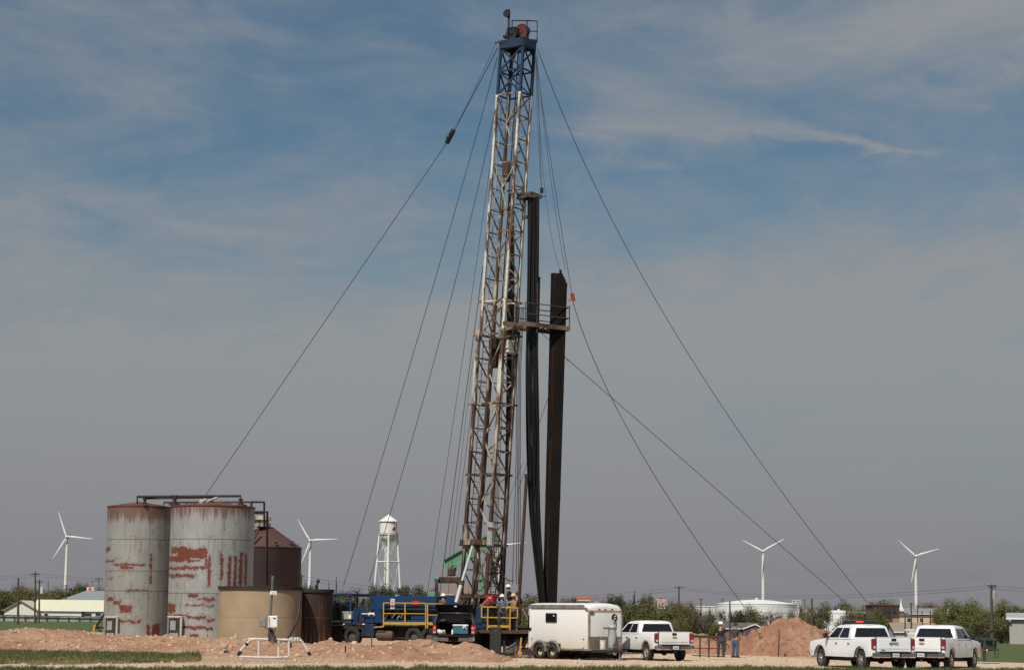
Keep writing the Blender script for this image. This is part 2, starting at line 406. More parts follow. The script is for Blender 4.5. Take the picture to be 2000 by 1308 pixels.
    if plate:
        pl=MB(); pl.box((-3.08,0,.64),(.012,.31,.155)); pl.box((-3.088,0,.64),(.008,.22,.05),mi=1); pl.build('number_plate',[plate_m,plate_b],rbo,local=True)
    if not open_bed:
        tg=MB(); tg.box((-2.87,0,1.075),(.07,1.66,.62),bev=.03); tg.box((-2.905,0,1.10),(.02,1.50,.40),bev=.008); tg.box((-2.86,0,1.385),(.09,1.66,.03))
        tgo=tg.build('tailgate',paint,root,local=True)
        tg=MB(); tg.box((-2.866,0,1.075),(.06,1.70,.655)); tg.build('tailgate_gap_shade',underm,tgo,local=True)  # dark slab, its edge shows as the shaded gap around the tailgate
        th=MB(); th.box((-2.915,0,1.28),(.03,.24,.12),bev=.012); th.build('handle',black,tgo,local=True)
        ro=Matrix(((0,0,-1),(-1,0,0),(0,1,0)))  # text x->-y, y->z, normal -> -x
        if mark=='GMC':
            tb=text_mesh('GMC',.155,.012); tb.v=[ro@Vector((p.x*1.35,p.y,p.z))+Vector((-2.925,0,1.115)) for p in tb.v]; tb.build('lettering',black,tgo,local=True,smooth=0)
            t2=text_mesh('SIERRA',.07,.006); t2.v=[ro@p+Vector((-2.921,.52,.86)) for p in t2.v]; t2.build('lettering',steelg,tgo,local=True,smooth=0)
        elif badge:
            e=MB(); w,h=.14,.05
            e.prism([(-2.935,y,1.13+z) for y,z in ((-w,-h*.45),(-w*.86,h*.45),(-w*.42,h*.45),(-w*.36,h),(w*.46,h),(w*.42,h*.45),(w,h*.45),(w*.86,-h*.45),(w*.42,-h*.45),(w*.36,-h),(-w*.46,-h),(-w*.42,-h*.45))],(.03,0,0))
            e.build('emblem',gold,tgo,local=True)
    bl=MB(); bl.box((-.80,0,1.855),(.07,.36,.05),bev=.01); bl.build('brake_light',tail_on if brake else tail_off,root,local=True)
    if topper:
        tp=MB(); z0=1.38
        def tr(z,xf,xr,hw): return [Vector((xf,-hw,z)),Vector((xf,hw,z)),Vector((xr,hw,z)),Vector((xr,-hw,z))]
        if not open_bed:
            tp.loft([tr(z0,-.95,-2.88,.97),tr(1.84,-.93,-2.62,.84),tr(1.93,-.95,-2.5,.74),tr(1.95,-1.1,-2.35,.5)])
        else:
            for s in(-1,1): tp.prism([(-.95,s*.97,z0),(-2.86,s*.97,z0),(-2.66,s*.83,1.88),(-.93,s*.83,1.88)],(0,-s*.05,0))
            tp.prism([(-.93,-.84,1.87),(-2.68,-.84,1.87),(-2.6,0,1.95),(-2.68,.84,1.87),(-.93,.84,1.87),(-.95,0,1.95)],(0,0,.03))
            tp.prism([(-.97,-.93,z0),(-.97,.93,z0),(-.95,.8,1.86),(-.95,-.8,1.86)],(-.03,0,0))
        tpo=tp.build('camper_shell',paint if topper is True else topper,root,local=True)
        if not open_bed:
            w=MB(); q=[(-2.84,-.82,1.46),(-2.84,.82,1.46),(-2.655,.74,1.82),(-2.655,-.74,1.82)]; w.prism([(x-.03,y,z) for x,y,z in q],(.04,0,0)); w.build('rear_window',glass,tpo,local=True)
            w=MB(); w.box((-2.62,0,1.88),(.06,.34,.05)); w.build('brake_light',tail_on,tpo,local=True)
        else:
            w=MB(); w.prism([(-2.62,-.86,1.93),(-2.62,.86,1.93),(-3.20,.92,2.28),(-3.20,-.92,2.28)],(0,0,.03)); lid=w.build('rear_hatch',glass,tpo,local=True)
            w=MB(); 
            for s in(-1,1): w.tube((-2.70,s*.78,1.62),(-3.05,s*.80,2.17),.014)
            w.build('gas_strut',black,tpo,local=True)
            w=MB(); w.box((-3.16,-.08,2.21),(.05,.12,.05)); w.build('latch',white_p,lid,local=True)
            tg=MB(); tg.box((-3.17,0,.80),(.62,1.62,.06),bev=.02); tg.build('tailgate',paint,root,local=True)
            li=MB(); li.box((-1.95,0,.86),(1.7,1.68,.03)); li.box((-1.2,0,1.12),(.04,1.66,.5)); li.build('bed_liner',underm,root,local=True)
    return root
# ------------------------------------------------------------ people
def person(loc,face,label,arms,shirt,trs,hat=None,cap=None,h=1.78,head_yaw=0,group=None,gloves=None,hatm=None,lean=0,short_sleeves=False,belly=0):
    """face: direction the figure looks (angle of local +y about z, 0 = away from camera). arms: (left[elbow,wrist], right[...])"""
    k=h/1.78
    root=thing('person',loc,label,'person',group,face)
    def bake(vs,es,rs,name,mat,lv=1,parent=root):
        me=bpy.data.meshes.new(name); me.from_pydata([Vector(p)*k for p in vs],es,[]); ob=bpy.data.objects.new(name,me); COL.objects.link(ob)
        m=ob.modifiers.new('s','SKIN'); m.use_smooth_shade=True
        for i,r_ in enumerate(rs):
            sv=me.skin_vertices[0].data[i]; sv.radius=(r_[0]*k,r_[1]*k) if hasattr(r_,'__len__') else (r_*k,r_*k); sv.use_root=(i==0)
        ob.modifiers.new('d','SUBSURF').levels=lv
        dg=bpy.context.evaluated_depsgraph_get(); nm=bpy.data.meshes.new_from_object(ob.evaluated_get(dg)); bpy.data.objects.remove(ob)
        b=MB(); b.add([v.co.copy() for v in nm.vertices],[tuple(p.vertices) for p in nm.polygons]); return b
    L=lean
    hip=lambda s:(s*.10,0,.90); 
    V=[(0,0,.95),(0,L*.4,1.15),(0,L*.8,1.36),(0,L,1.50),(0,L+.015,1.60),(0,L+.02,1.68)]
    Rr=[(.14,.10),(.14,.105),(.155,.105),.055,.085,.080]; E=[(0,1),(1,2),(2,3),(3,4),(4,5)]
    legs=[]
    for s in(-1,1):
        i=len(V); V+= [(s*.10,0,.86),(s*.125,.02,.49),(s*.14,-.02,.09)]; Rr+=[.085,.058,.045]; E+=[(0,i),(i,i+1),(i+1,i+2)]
    sh=[]
    for s,a in((-1,arms[0]),(1,arms[1])):
        i=len(V); V+=[(s*.185,L*.9,1.42),a[0],a[1]]; Rr+=[.058,.042,.030]; E+=[(2,i),(i,i+1),(i+1,i+2)]
    b=bake(V,E,Rr,'person_body',skin)
    # face details, ears and hands belong to the same body mesh
    hc=Vector((0,L+.02,1.655))*k; hy=Matrix.Rotation(head_yaw,3,'Z'); hp=lambda x,y,z: hc+hy@(Vector((x,y,z))*k)
    b.ball(hc,(.078*k,.098*k,.115*k),14,10,rot=hy)
    b.path([hp(0,.085,.015),hp(0,.118,-.02),hp(0,.092,-.03)],[.010*k,.016*k,.012*k],6)
    for s in(-1,1):
        b.ball(hp(s*.080,-.005,-.01),(.012*k,.024*k,.033*k),8,6); b.ball(hp(s*.032,.085,.012),(.012*k,.009*k,.008*k),6,4)
    b.ball(hp(0,.088,-.055),(.026*k,.010*k,.008*k),8,4)
    for s,a in((-1,arms[0]),(1,arms[1])):
        e=Vector(a[0])*k; w=Vector(a[1])*k; d=(w-e).normalized(); up=Vector((0,0,1)) if abs(d.z)<.8 else Vector((0,1,0))
        sd=d.cross(up).normalized(); nn=sd.cross(d)
        b.path([w-d*.02*k,w+d*.045*k,w+d*.095*k],[.028*k,.040*k,.034*k],8)
        for q in range(4):
            o=w+d*.08*k+sd*(q-1.5)*.018*k; ln=(.075,.085,.08,.06)[q]*k
            b.path([o,o+d*ln*.5+nn*.006*k,o+d*ln*.85-nn*.02*k],[.010*k,.009*k,.007*k],6)
        tb=w+d*.03*k+sd*s*-.03*k; b.path([tb,tb+d*.03*k+sd*s*-.03*k,tb+d*.065*k+sd*s*-.034*k],[.013*k,.011*k,.009*k],6)
    b.build('body',skin,root,local=True,smooth=180)
    # clothes
    sv=[(0,L*.1,.90),(0,L*.4+belly*.5,1.12),(0,L*.8,1.36),(0,L*.95,1.475)]; sr=[(.165,.125),(.165,.13+belly),(.18,.128),(.095,.08)]; se=[(0,1),(1,2),(2,3)]
    for s,a in((-1,arms[0]),(1,arms[1])):
        i=len(sv); S0=Vector((s*.19,L*.9,1.415)); e=Vector(a[0]); w=Vector(a[1])
        if short_sleeves: sv+=[S0,S0.lerp(e,.75)]; sr+=[.080,.070]; se+=[(2,i),(i,i+1)]
        else: sv+=[S0,e,e.lerp(w,.9)]; sr+=[.080,.060,.045]; se+=[(2,i),(i,i+1),(i+1,i+2)]
    bake(sv,se,sr,'shirt',shirt).build('shirt',shirt,root,local=True,smooth=180)
    tv=[(0,0,.97),(0,0,.90)]; tr=[(.165,.125),(.165,.125)]; te=[(0,1)]
    for s in(-1,1):
        i=len(tv); tv+=[(s*.105,0,.80),(s*.125,.02,.49),(s*.14,-.01,.05)]; tr+=[.118,.094,.080]; te+=[(1,i),(i,i+1),(i+1,i+2)]
    bake(tv,te,tr,'trousers',trs).build('trousers',trs,root,local=True,smooth=180)
    for s in(-1,1):
        bo=MB(); bo.loft([[Vector((s*.14+x*wd,y,z))*k for x,y in ((-1,-.10),(1,-.10),(1.1,.06),(.75,.17),(-.75,.17),(-1.1,.06))] for z,wd in((0,.05),(.05,.055),(.085,.045))]); bo.tube(Vector((s*.14,-.03,.05))*k,Vector((s*.14,-.03,.19))*k,.058*k,.055*k)
        bo.build('boot',M('boot_leather',(.05,.035,.025),.7),root,local=True,smooth=60)
    if hat:
        hb=MB(); pr=[(.122,-.0),(.150,.002),(.150,.012),(.122,.018),(.118,.06),(.095,.11),(.05,.135),(0,.142)]
        hb.lathe([(r*k,z*k) for r,z in pr],18,hp(0,.0,.035),hy@Matrix.Diagonal((1,1.15,1)),caps=False)
        hb.path([hp(0,-.14,.17*.3),hp(0,-.1,.13),hp(0,0,.185),hp(0,.1,.13),hp(0,.14,.055)],.014*k,6)
        hb.loft([[hp(x,y,z) for x,y in((-.10,.10),(.10,.10),(.07,.19),(-.07,.19))] for z in(.036,.048)])
        hb.build('hard_hat',hat,root,local=True,smooth=60)
    if cap:
        hb=MB(); hb.ball(hp(0,0,.03),(.092*k,.112*k,.105*k),14,8,rot=hy); hb.loft([[hp(x,y,z) for x,y in((-.07,.08),(.07,.08),(.06,.19),(-.06,.19))] for z in(.045,.057)]); hb.build('cap',cap,root,local=True,smooth=60)
    return root
HANG=([(-.25,-.02,1.13),(-.27,.07,.88)],[(.25,-.02,1.13),(.27,.07,.88)])
# ------------------------------------------------------------ trees
def leafm(name,c,tr=.0):
    m,t,b=newmat(name); o=t.new('ShaderNodeTexCoord').outputs['Object']
    n=t.noise(o,1.1,4,.6); n2=t.noise(o,9,2,.5)
    a=t.mix(t.step(n,.3,.7),tuple(x*.62 for x in c),tuple(x*1.35 for x in c))
    t.put(b.inputs['Base Color'],t.mix(t.math('MULTIPLY',n2,.6),a,(c[0]*1.5,c[1]*1.25,c[2]*.8))); b.inputs['Roughness'].default_value=.75; b.inputs['Specular IOR Level'].default_value=.15
    MATS[name]=m; return m
LF={'olive':leafm('olive_leaf',(.092,.094,.043)),'dark':leafm('dark_leaf',(.038,.050,.024)),'bare':leafm('dry_twig',(.125,.098,.078)),
 'light':leafm('fresh_leaf',(.100,.108,.042)),'cyp':leafm('cypress_leaf',(.028,.040,.018)),'brown':leafm('budding_leaf',(.120,.098,.066)),'far':leafm('far_brush_leaf',(.075,.078,.045))}
barkm=M('bark',(.075,.055,.042),.9,bump=.3)
def tree_mesh(kind,h,w,n,size,seed,clumps=9,base=.25,squash=1):
    r_=random.Random(seed); tr=MB(); lf=MB()
    top=Vector((r_.uniform(-.1,.1)*w,0,h*.62)); tr.path([(0,0,-.3),(0,0,h*.18),top*.7+Vector((.1,.05,0)),top],[h*.030+.05,h*.024+.04,h*.016,h*.008],7)
    cl=[]
    for i in range(clumps):
        a=2*PI*i*.618+r_.uniform(-.3,.3); f=(i+.5)/clumps
        if kind=='cyp':
            zz=base+(1-base)*f; c=Vector((r_.uniform(-.1,.1)*w,r_.uniform(-.1,.1)*w,h*zz*.97)); rr=w*.42*(1-.75*zz)
        else:
            q=math.sqrt(r_.uniform(.05,1)); up_=r_.uniform(-1,1)*math.sqrt(1-q*q*.8); rr=w*r_.uniform(.15,.25)
            cz=h*(base+(1-base)*.47); hz=h*(1-base)*.5-rr*.55
            c=Vector((cos(a)*q*(w*.5-rr*.6),sin(a)*q*(w*.5-rr*.6),cz+up_*hz)); c.z=min(max(c.z,rr*.5),h-rr*.85)
        cl.append((c,rr)); st=Vector((0,0,h*r_.uniform(.12,.35))); mid=st.lerp(c,.55)+Vector((0,0,-.05*h*r_.random()))
        tr.path([st,mid,c],[h*.012+.02,h*.009+.012,.012],5)
    if kind in('bare','brown'):
        for c,rr in cl:
            for j in range(26 if kind=='bare' else 14):
                d=Vector((r_.gauss(0,1),r_.gauss(0,1),abs(r_.gauss(.7,.7)))).normalized(); e=c+d*rr*r_.uniform(.7,1.6); e.z=min(e.z,h)
                m_=c.lerp(e,.5)+Vector((r_.uniform(-.1,.1),r_.uniform(-.1,.1),0))*rr; tr.path([c-d*rr*.2,m_,e],[.03,.02,.008],3)
    tot=sum(q[1]**2 for q in cl)
    for c,rr in cl:
        for j in range(int(n*rr*rr/tot)):
            d=Vector((r_.gauss(0,1),r_.gauss(0,1),r_.gauss(0,1)))
            if d.length<.05: continue
            d.normalize(); p=c+Vector((d.x,d.y,d.z*squash))*rr*(r_.random()**.45)*(1.0+.25*r_.random())
            if p.z<.1: continue
            a=Vector((r_.gauss(0,1),r_.gauss(0,1),r_.gauss(0,1))).normalized(); b_=a.cross(d+Vector((.3,.2,.1))).normalized()
            s=size*r_.uniform(.6,1.3); lf.add([p-a*s-b_*s*.5,p+a*s*.2-b_*s*.6,p+a*s+b_*s*.4,p-a*s*.3+b_*s*.6],[(0,1,2,3)])
    return tr,lf
TREES={}
def proto(kind,var):
    k=(kind,var)
    if k in TREES: return TREES[k]
    spec={'olive':(7,7.5,7000,.13,22,.04,1),'dark':(7,8.0,11000,.14,20,.16,.9),'light':(10,8,7500,.14,26,.06,1),'bare':(7,7,500,.09,16,.22,1),'brown':(6.5,7,3200,.11,18,.06,1),'cyp':(9,1.6,2200,.11,16,.04,1.6),'bush':(3,6,5200,.11,18,.0,.75)}[kind]
    mk={'bush':'olive'}.get(kind,kind)
    tr,lf=tree_mesh(kind,spec[0],spec[1],spec[2],spec[3],hash(kind.__len__()*31+var*7)%1000+var*13,spec[4],spec[5],spec[6])
    def raw(b,m,nm):
        me=bpy.data.meshes.new(nm); me.from_pydata(b.v,[],b.f); me.materials.append(m); return me
    TREES[k]=(spec,raw(tr,barkm,'trunk'),raw(lf,LF[mk],'crown')); return TREES[k]
NAMES={'dark':'pine_tree','cyp':'cypress_tree','bush':'bush','bare':'bare_tree','brown':'budding_tree','light':'elm_tree','olive':'mesquite_tree'}
def tree(kind,var,px,top,wpx,d,label,group=None):
    sp,mt,ml=proto(kind,var)
    z=None; r=ray(px,1200); x=r.x*d/r.y; b=Vector((x,d,zg(x,d)))
    hh=P(px,top,d).z-b.z; ww=wpx/F*d
    root=thing(NAMES[kind],b,label,'bush' if kind=='bush' else 'tree',group,rnd.uniform(0,6.28)); root.scale=(ww/sp[1],ww/sp[1],hh/sp[0])
    for me,nm in((mt,'trunk'),(ml,'crown')):
        o=bpy.data.objects.new(nm,me); COL.objects.link(o); o.parent=root
    return root
# ------------------------------------------------------------ projection helpers
CM=co.matrix_world.inverted()
def proj(p):
    q=CM@Vector(p); return 1000+F*q.x/-q.z, 654-F*q.y/-q.z
BANG=R(33); e1=Vector((cos(BANG),-sin(BANG),0)); e2=Vector((sin(BANG),cos(BANG),0)); ez=Vector((0,0,1))
O=P(938.5,1165,108); O.z=0
RC=Matrix((e1,e2,ez)).transposed()
def CW(a,b,z): return O+e1*a+e2*b+ez*z
def LP(px,py,b):
    w=onplane(px,py,O+e2*b,e2)-O; return w.dot(e1),w.z
def cbox(mb,x0,y0,x1,y1,b0,b1,mi=0,bev=0.02):
    a0,z1=LP(x0,y0,b0); a1,_=LP(x1,y0,b0); _,z0=LP((x0+x1)/2,y1,b0)
    mb.box(CW((a0+a1)/2,(b0+b1)/2,(z0+z1)/2),(abs(a1-a0),abs(b1-b0),abs(z1-z0)),RC,mi,bev)
rig=thing('workover_rig',O,'blue truck mounted oil well rig with tall rusty white lattice mast raised over the well','drilling rig')
A0=P(938.5,1165,108); A1=P(1011,95,107)
def C(py):
    lo,hi=-.15,1.15
    for _ in range(40):
        m=(lo+hi)/2
        if proj(A0.lerp(A1,m))[1]>py: lo=m
        else: hi=m
    return A0.lerp(A1,lo)
def dims(py):
    if py<650: return 1.44,1.08+.14*(py-95)/555
    return 1.55,1.34
def K(py,k,sec=None):
    ax,cx=dims(py if sec is None else (600 if sec=='u' else 700)) if sec!='u' else (1.44,1.08+.14*(py-95)/555)
    s={'L':(-1,-1),'N':(1,-1),'R':(1,1),'F':(-1,1)}[k]
    return C(py)+e1*(s[0]*ax/2)+e2*(s[1]*cx/2)
# --- upper section
UR=[97,141,187,232,277,321,368,410,454,500,544,590,655]
LR=[655,700,745,790,836,882,927,973,1020,1066,1112,1160]
def bracing(rows,sec,wid,faces=('NR','LF','RF')):
    mb=MB()
    for i,r0 in enumerate(rows):
        for fc in faces:
            mb.beam(K(r0,fc[0],sec),K(r0,fc[1],sec),wid)
            if i+1<len(rows):
                r1=rows[i+1]
                if fc=='RF' and i%2: mb.beam(K(r0,'F',sec),K(r1,'R',sec),wid*.9)
                else: mb.beam(K(r0,fc[0],sec),K(r1,fc[1],sec),wid*.9)
    return mb
def pole(py,sec=None,f=.49): return K(py,'L',sec).lerp(K(py,'N',sec),f)
top=bracing(UR[:3],'u',.075)
for a,b in(('L','N'),('N','L')): 
    top.beam(K(141,a,'u'),K(187,b,'u'),.09); top.beam(K(97,a,'u'),K(141,b,'u'),.08)
top.beam(K(141,'L','u'),K(141,'N','u'),.09)
ms0=top.build('mast_section',mast_blue,rig)
up=bracing(UR[2:],'u',.065)
for n1,p1,n2 in((195,247,308),(326,372,449),(461,503,578)):
    up.beam(K(n1,'N','u'),pole(p1,'u'),.06); up.beam(pole(p1,'u'),K(n2,'N','u'),.06)
for r0 in(321,455,500): up.beam(pole(r0,'u',.3),K(r0,'N','u'),.07)
up.beam(K(592,'L','u'),K(653,'N','u'),.075); up.beam(K(592,'N','u'),K(653,'L','u'),.075)
ms1=up.build('mast_section',mast_brace,rig)
lo_=bracing(LR,'l',.065)
for n1,p1,n2 in((662,728,782),(797,857,922),(934,990,1034)):
    lo_.beam(K(n1,'N','l'),pole(p1,'l'),.06); lo_.beam(pole(p1,'l'),K(n2,'N','l'),.06)
lo_.beam(K(1066,'N','l'),K(1160,'R','l'),.09); lo_.beam(K(1070,'R','l'),K(1160,'N','l'),.09); lo_.beam(pole(1075,'l'),K(1150,'N','l'),.07); lo_.beam(K(1075,'N','l'),pole(1150,'l'),.07)
ms2=lo_.build('mast_section',mast_mixed,rig)
for k in 'LNRF':
    b=MB(); w=.135 if k!='F' else .15
    b.beam(K(84,k,'u'),K(187,k,'u'),w,mi=0,up=e2); b.build('mast_leg',mast_blue,ms0)
    b=MB(); b.beam(K(187,k,'u'),K(655,k,'u'),w*.98,up=e2)
    if k in'LN': b.beam(K(187,k,'u'),K(192,k,'u'),w*1.2,up=e2)
    b.build('mast_leg',mast_white if k!='F' else mast_mixed,ms1)
    b=MB(); b.beam(K(646,k,'l'),K(880,k,'l'),.16,mi=0,up=e2); b.beam(K(880,k,'l'),K(1168,k,'l'),.159,mi=1,up=e2)
    if k in'LN': b.beam(K(648,k,'l'),K(666,k,'l'),.26,mi=0,up=e2); b.beam(K(697,k,'l')-e1*.03,K(790,k,'l'),.20,mi=2,up=e2)
    b.build('mast_leg',[mast_mixed,mast_rust,mast_white],ms2)
for py,sec,m,par in((187,'u',mast_brace,ms1),(590,'u',mast_white,ms1),(655,'l',mast_mixed,ms2),(790,'l',mast_mixed,ms2),(927,'l',mast_rust,ms2),(1064,'l',mast_rust,ms2)):
    b=MB(); ext=.25 if py!=187 else 0; w=.10 if py!=187 else .06
    L_,N_,R_,F_=[K(py,k,sec) for k in 'LNRF']
    b.beam(L_-e1*ext*1.3,N_+e1*.05,w*1.1,w); b.beam(N_-e2*.06,R_+e2*ext*1.5,w*1.1,w); b.beam(R_,F_,w,w); b.beam(F_,L_,w,w)
    b.build('ring_beam',m,par)
b=MB(); b.path([pole(187,'u'),pole(372,'u',.50)],.05,8); b.build('stand_pipe',mast_mixed,ms1)
b=MB(); b.path([pole(425,'u',.53),pole(646,'u',.53)],.085,10); b.path([pole(425,'u',.53),pole(440,'u',.53)],.11,10); b.build('lift_cylinder',mast_mixed,ms1)
b=MB(); b.path([pole(650,'l',.52),pole(905,'l',.50)],.075,10); b.path([pole(905,'l'),pole(1165,'l',.48)],.095,10); b.build('lift_cylinder',mast_rust,ms2)
for rows,sec,par,m in((range(187,650,11),'u',ms1,mast_mixed),(range(665,1050,11),'l',ms2,rustm)):
    b=MB(); rows=list(rows)
    q=lambda py,f: K(py,'L',sec).lerp(K(py,'F',sec),f)+e1*.12
    for f in(.22,.78): b.path([q(rows[0],f),q(rows[-1],f)],.022,5)
    for py in rows: b.path([q(py,.22),q(py,.78)],.014,4)
    b.build('ladder',m,par)
b=MB(); q=lambda py,f: K(py,'N','l').lerp(K(py,'R','l'),f)+Vector((0,.3,0))
for f in(.30,.66): b.path([q(1040,f),q(1165,f)],.028,5)
for py in range(1045,1165,11): b.path([q(py,.30),q(py,.66)],.018,4)
b.build('ladder',black,ms2)
# block, cables, cladding
b=MB()
for i,(o1,o2) in enumerate(((.0,.1),(.08,.0),(.16,.15),(.24,-.1),(.33,.05),(-.1,.2))):
    b.path([C(100)+e1*o1+e2*o2,C(640)+e1*(o1+.05)+e2*o2,C(1140)+e1*(o1+.5)+e2*o2],.016,4)
b.build('drilling_line',wire_m,rig)
b=MB()
for x0,x1 in((1009,1001),(1012,1008),(1014.5,1012),(1017,1016)):
    b.path([P(x0+6,600,107.4),P(x0,720,107.3),P(x0-1,900,107.2),P(x1,1140,107)],.017,4)
b.build('drilling_line',black,rig)
b=MB(); c=(K(676,'N','l')+K(676,'R','l'))/2; b.box(c+e1*.05,(.3,1.0,.5),RC,bev=.05); b.box(c+ez*-.35,(.5,.9,.12),RC); b.build('gearbox',mast_white,ms2)
b=MB(); c=C(672); b.box(c+e2*.2,(1.1,.5,.6),RC,bev=.04); b.box(C(700)+e2*.3-e1*.3,(.5,.4,.9),RC,bev=.04); b.build('travelling_block',black,rig)
b=MB(); b.box(C(335)+e2*.1-e1*.25,(.35,.3,1.1),RC,bev=.08); b.build('hook_block',mast_mixed,ms1)
# crown
b=MB()
L_,N_,R_,F_=[K(90,k,'u') for k in 'LNRF']
for p,q in((L_,N_),(N_,R_),(R_,F_),(F_,L_)): b.beam(p,q,.22,.42)
b.box((L_+R_)/2+ez*.22,(1.62,1.28,.05),RC)
for k,o in(('L',e1),('R',-e1),('N',-e1),('F',e1)):
    p=K(97,k,'u'); b.prism([p-e2*.03,p+o*.32-e2*.03,p-ez*.55-e2*.03],e2*.06)
crown=b.build('crown_frame',worn('crown_greasy',(.006,.026,.07),(.012,.009,.007),.44,.58,1.2),rig)
for i,(px,d,r_,m) in enumerate(((1000,-.25,.36,0),(1006,-.1,.36,0),(1012,.05,.38,1),(1019,-.3,.42,1),(1024,.3,.34,0))):
    b=MB(); c=P(px,66 if i<3 else 62,107.0+d)
    rt=RC@Matrix.Rotation(PI/2,3,'X')
    b.lathe([(r_*.25,-.05),(r_*.8,-.03),(r_,-.06),(r_,.06),(r_*.8,.03),(r_*.25,.05),(r_*.25,-.05)],20,c,rt,caps=False); b.lathe([(0,-.09),(.09,-.09),(.09,.09),(0,.09)],10,c,rt)
    b.build('sheave',M('sheave_red',(.14,.016,.012),.55) if m else black,crown)
b=MB()
for px in(998,1010,1024): b.box(P(px,72,107.0),(.10,.8,.75),RC,bev=.02)
b.build('sheave_bracket',blue_d,crown)
b=MB(); r_=.028
pA,pB,pC_,pD=P(1027,83,106.4),P(1049,84,107.0),P(1030,83,107.8),P(1000,83,107.2)
tp=lambda p,h: p+ez*h
for p in(pA,pB,pC_,pD): b.beam(p,tp(p,1.22),.055)
for p,q in((pA,pB),(pB,pC_),(pC_,pD),(pA,pD)):
    b.beam(tp(p,1.2),tp(q,1.2),.05)
for p,q in((pA,pB),(pB,pC_)): b.beam(tp(p,.62),tp(q,.62),.045); b.beam(tp(p,.08),tp(q,.08),.04,.2)
b.build('crown_railing',blue_d,crown)
b=MB(); b.beam(P(993,96,107),P(994,19,107),.13); b.build('gin_pole',black,crown)
b=MB(); rt=RC@Matrix.Rotation(PI/2,3,'X'); b.lathe([(0,-.06),(.20,-.06),(.20,.06),(0,.06)],18,P(989.8,27,106.95),rt); b.box(P(991,24,106.95),(.2,.1,.3),RC,bev=.02); b.build('sheave',black,crown)
b=MB(); b.ball(P(986.5,72,106.7),.12); b.build('sheave',black,crown)
b=MB(); b.beam(P(967,84,106.8),P(983,80,106.8),.10); b.beam(P(968.5,83,106.8),P(968.5,88,106.8),.1); b.build('line_bracket',mast_rust,crown)
# boots, A-frame, ram
b=MB(); p=K(1040,'L','l'); b.box(P(910,1041,107.6),(.30,.32,.95),RC,bev=.05); b.build('mast_boot',mast_rust,ms2)
b=MB(); b.box(P(958,1043,106.7),(.32,.34,1.25),RC,bev=.06); b.prism([P(952,1029,106.4),P(966,1029,106.4),P(959,1019,106.4)],(0,.3,0)); b.build('mast_boot',steelg,ms2)
b=MB(); b.beam(K(1059,'L','l')-e1*.15-e2*.15,K(1059,'N','l')+e1*.1-e2*.15,.2,.28); b.build('cross_beam',mast_rust,ms2)
b=MB(); p=P(924,1062,106.6); q=P(902,1136,106.3); s_=P(891,1176,106.1)
b.path([p,q],.075,14); b.path([q,s_],.115,14); ram=b.build('lift_ram',satin,rig)
b=MB(); b.path([q.lerp(p,.03),q.lerp(s_,.14)],.145,14); b.build('ram_collar',rustm,ram)
b=MB(); b.ball(p,.13); b.build('ram_eye',rustm,ram)
b=MB()
for f in(.35,.65,.2): b.beam(K(1165,'L','l').lerp(K(1165,'N','l'),f),CW(-1.0+f,-.6,1.5),.16)
b.beam(K(1164,'L','l')-e1*.3,K(1164,'R','l')+e1*.35,.24,.2); b.beam(K(1164,'F','l'),K(1164,'R','l'),.2); b.beam(K(1164,'L','l')-e1*.3,K(1164,'N','l')+e1*.3-e2*.1,.22,.18)
for k in 'LNRF': p=K(1165,k,'l'); b.beam(p,Vector((p.x,p.y,1.4)),.2)
b.beam(CW(-.3,-.7,3.0),CW(-1.8,-.7,1.6),.14); b.beam(CW(-.2,.7,3.0),CW(-1.8,.7,1.6),.14)
b.build('mast_pedestal',rustm,rig)
# --- carrier
ch=MB()
aL,_=LP(648,1225,-1.25); aR,_=LP(1020,1230,-1.25)
for bb in(-.55,.55): ch.box(CW((aL+aR)/2,bb,1.05),(aR-aL,.22,.38),RC)
for i in range(9): ch.box(CW(aL+.3+i*(aR-aL-.6)/8,0,1.05),(.12,1.1,.3),RC)
ch.box(CW((aL+aR)/2+.5,0,1.40),((aR-aL)*.8,2.35,.10),RC)
ch.box(CW(-3,0,.9),(4.5,1.5,.4),RC); ch.box(CW(1.5,0,.85),(1.5,1.8,.7),RC); ch.box(CW(-1.0,-.6,.62),(.3,1.2,.9),RC); ch.box(CW(.2,-.5,.5),(.9,1.4,.8),RC)
ch.build('chassis',underm,rig)
def cpart(name,m,*boxes,bev=.02,par=None):
    b=MB()
    for q in boxes: cbox(b,*q,bev=bev)
    return b.build(name,m,par or rig)
hood=cpart('engine_housing',blue_p,(723,1163,852,1191,-1.15,1.1),(731,1191,745,1216,-1.12,1.05),(731,1209,850,1217,-1.11,1.05),(733,1161,758,1163.2,-.8,.8))
cpart('engine_housing',blue_p,(802,1186,852,1210,-.9,1.0),(838,1170,862,1212,-.75,.7))
cpart('engine_block',black,(747,1192,800,1209,-.7,.9),(850,1188,930,1216,-.6,.8))
b=MB(); 
for x,y in((757,1203),(772,1200),(779,1206),(789,1199)):
    a,z=LP(x,y,-.85); b.path([CW(a-.2,-.85,z-.2),CW(a,-.95,z),CW(a+.15,-.85,z+.25),CW(a+.2,-.7,z-.1)],.035,6)
b.build('hose',steelg,rig)
cpart('engine_housing',blue_p,(686,1194,733,1216,-.9,.9),(690,1187,699,1216,-1.05,-.8))
sgn=MB(); cbox(sgn,763,1168.5,770.5,1188.5,-1.185,-1.14,0,0)
for y0 in(1170,1174,1180,1184.5): cbox(sgn,764,y0,769.5,y0+1.2,-1.19,-1.15,1,0)
for y0 in(1172.2,1176,1178,1182.2,1186.6): cbox(sgn,764.5,y0,769,y0+.5,-1.19,-1.15,2,0)
sgn.build('warning_sign',[white_p,red_p,black],hood)
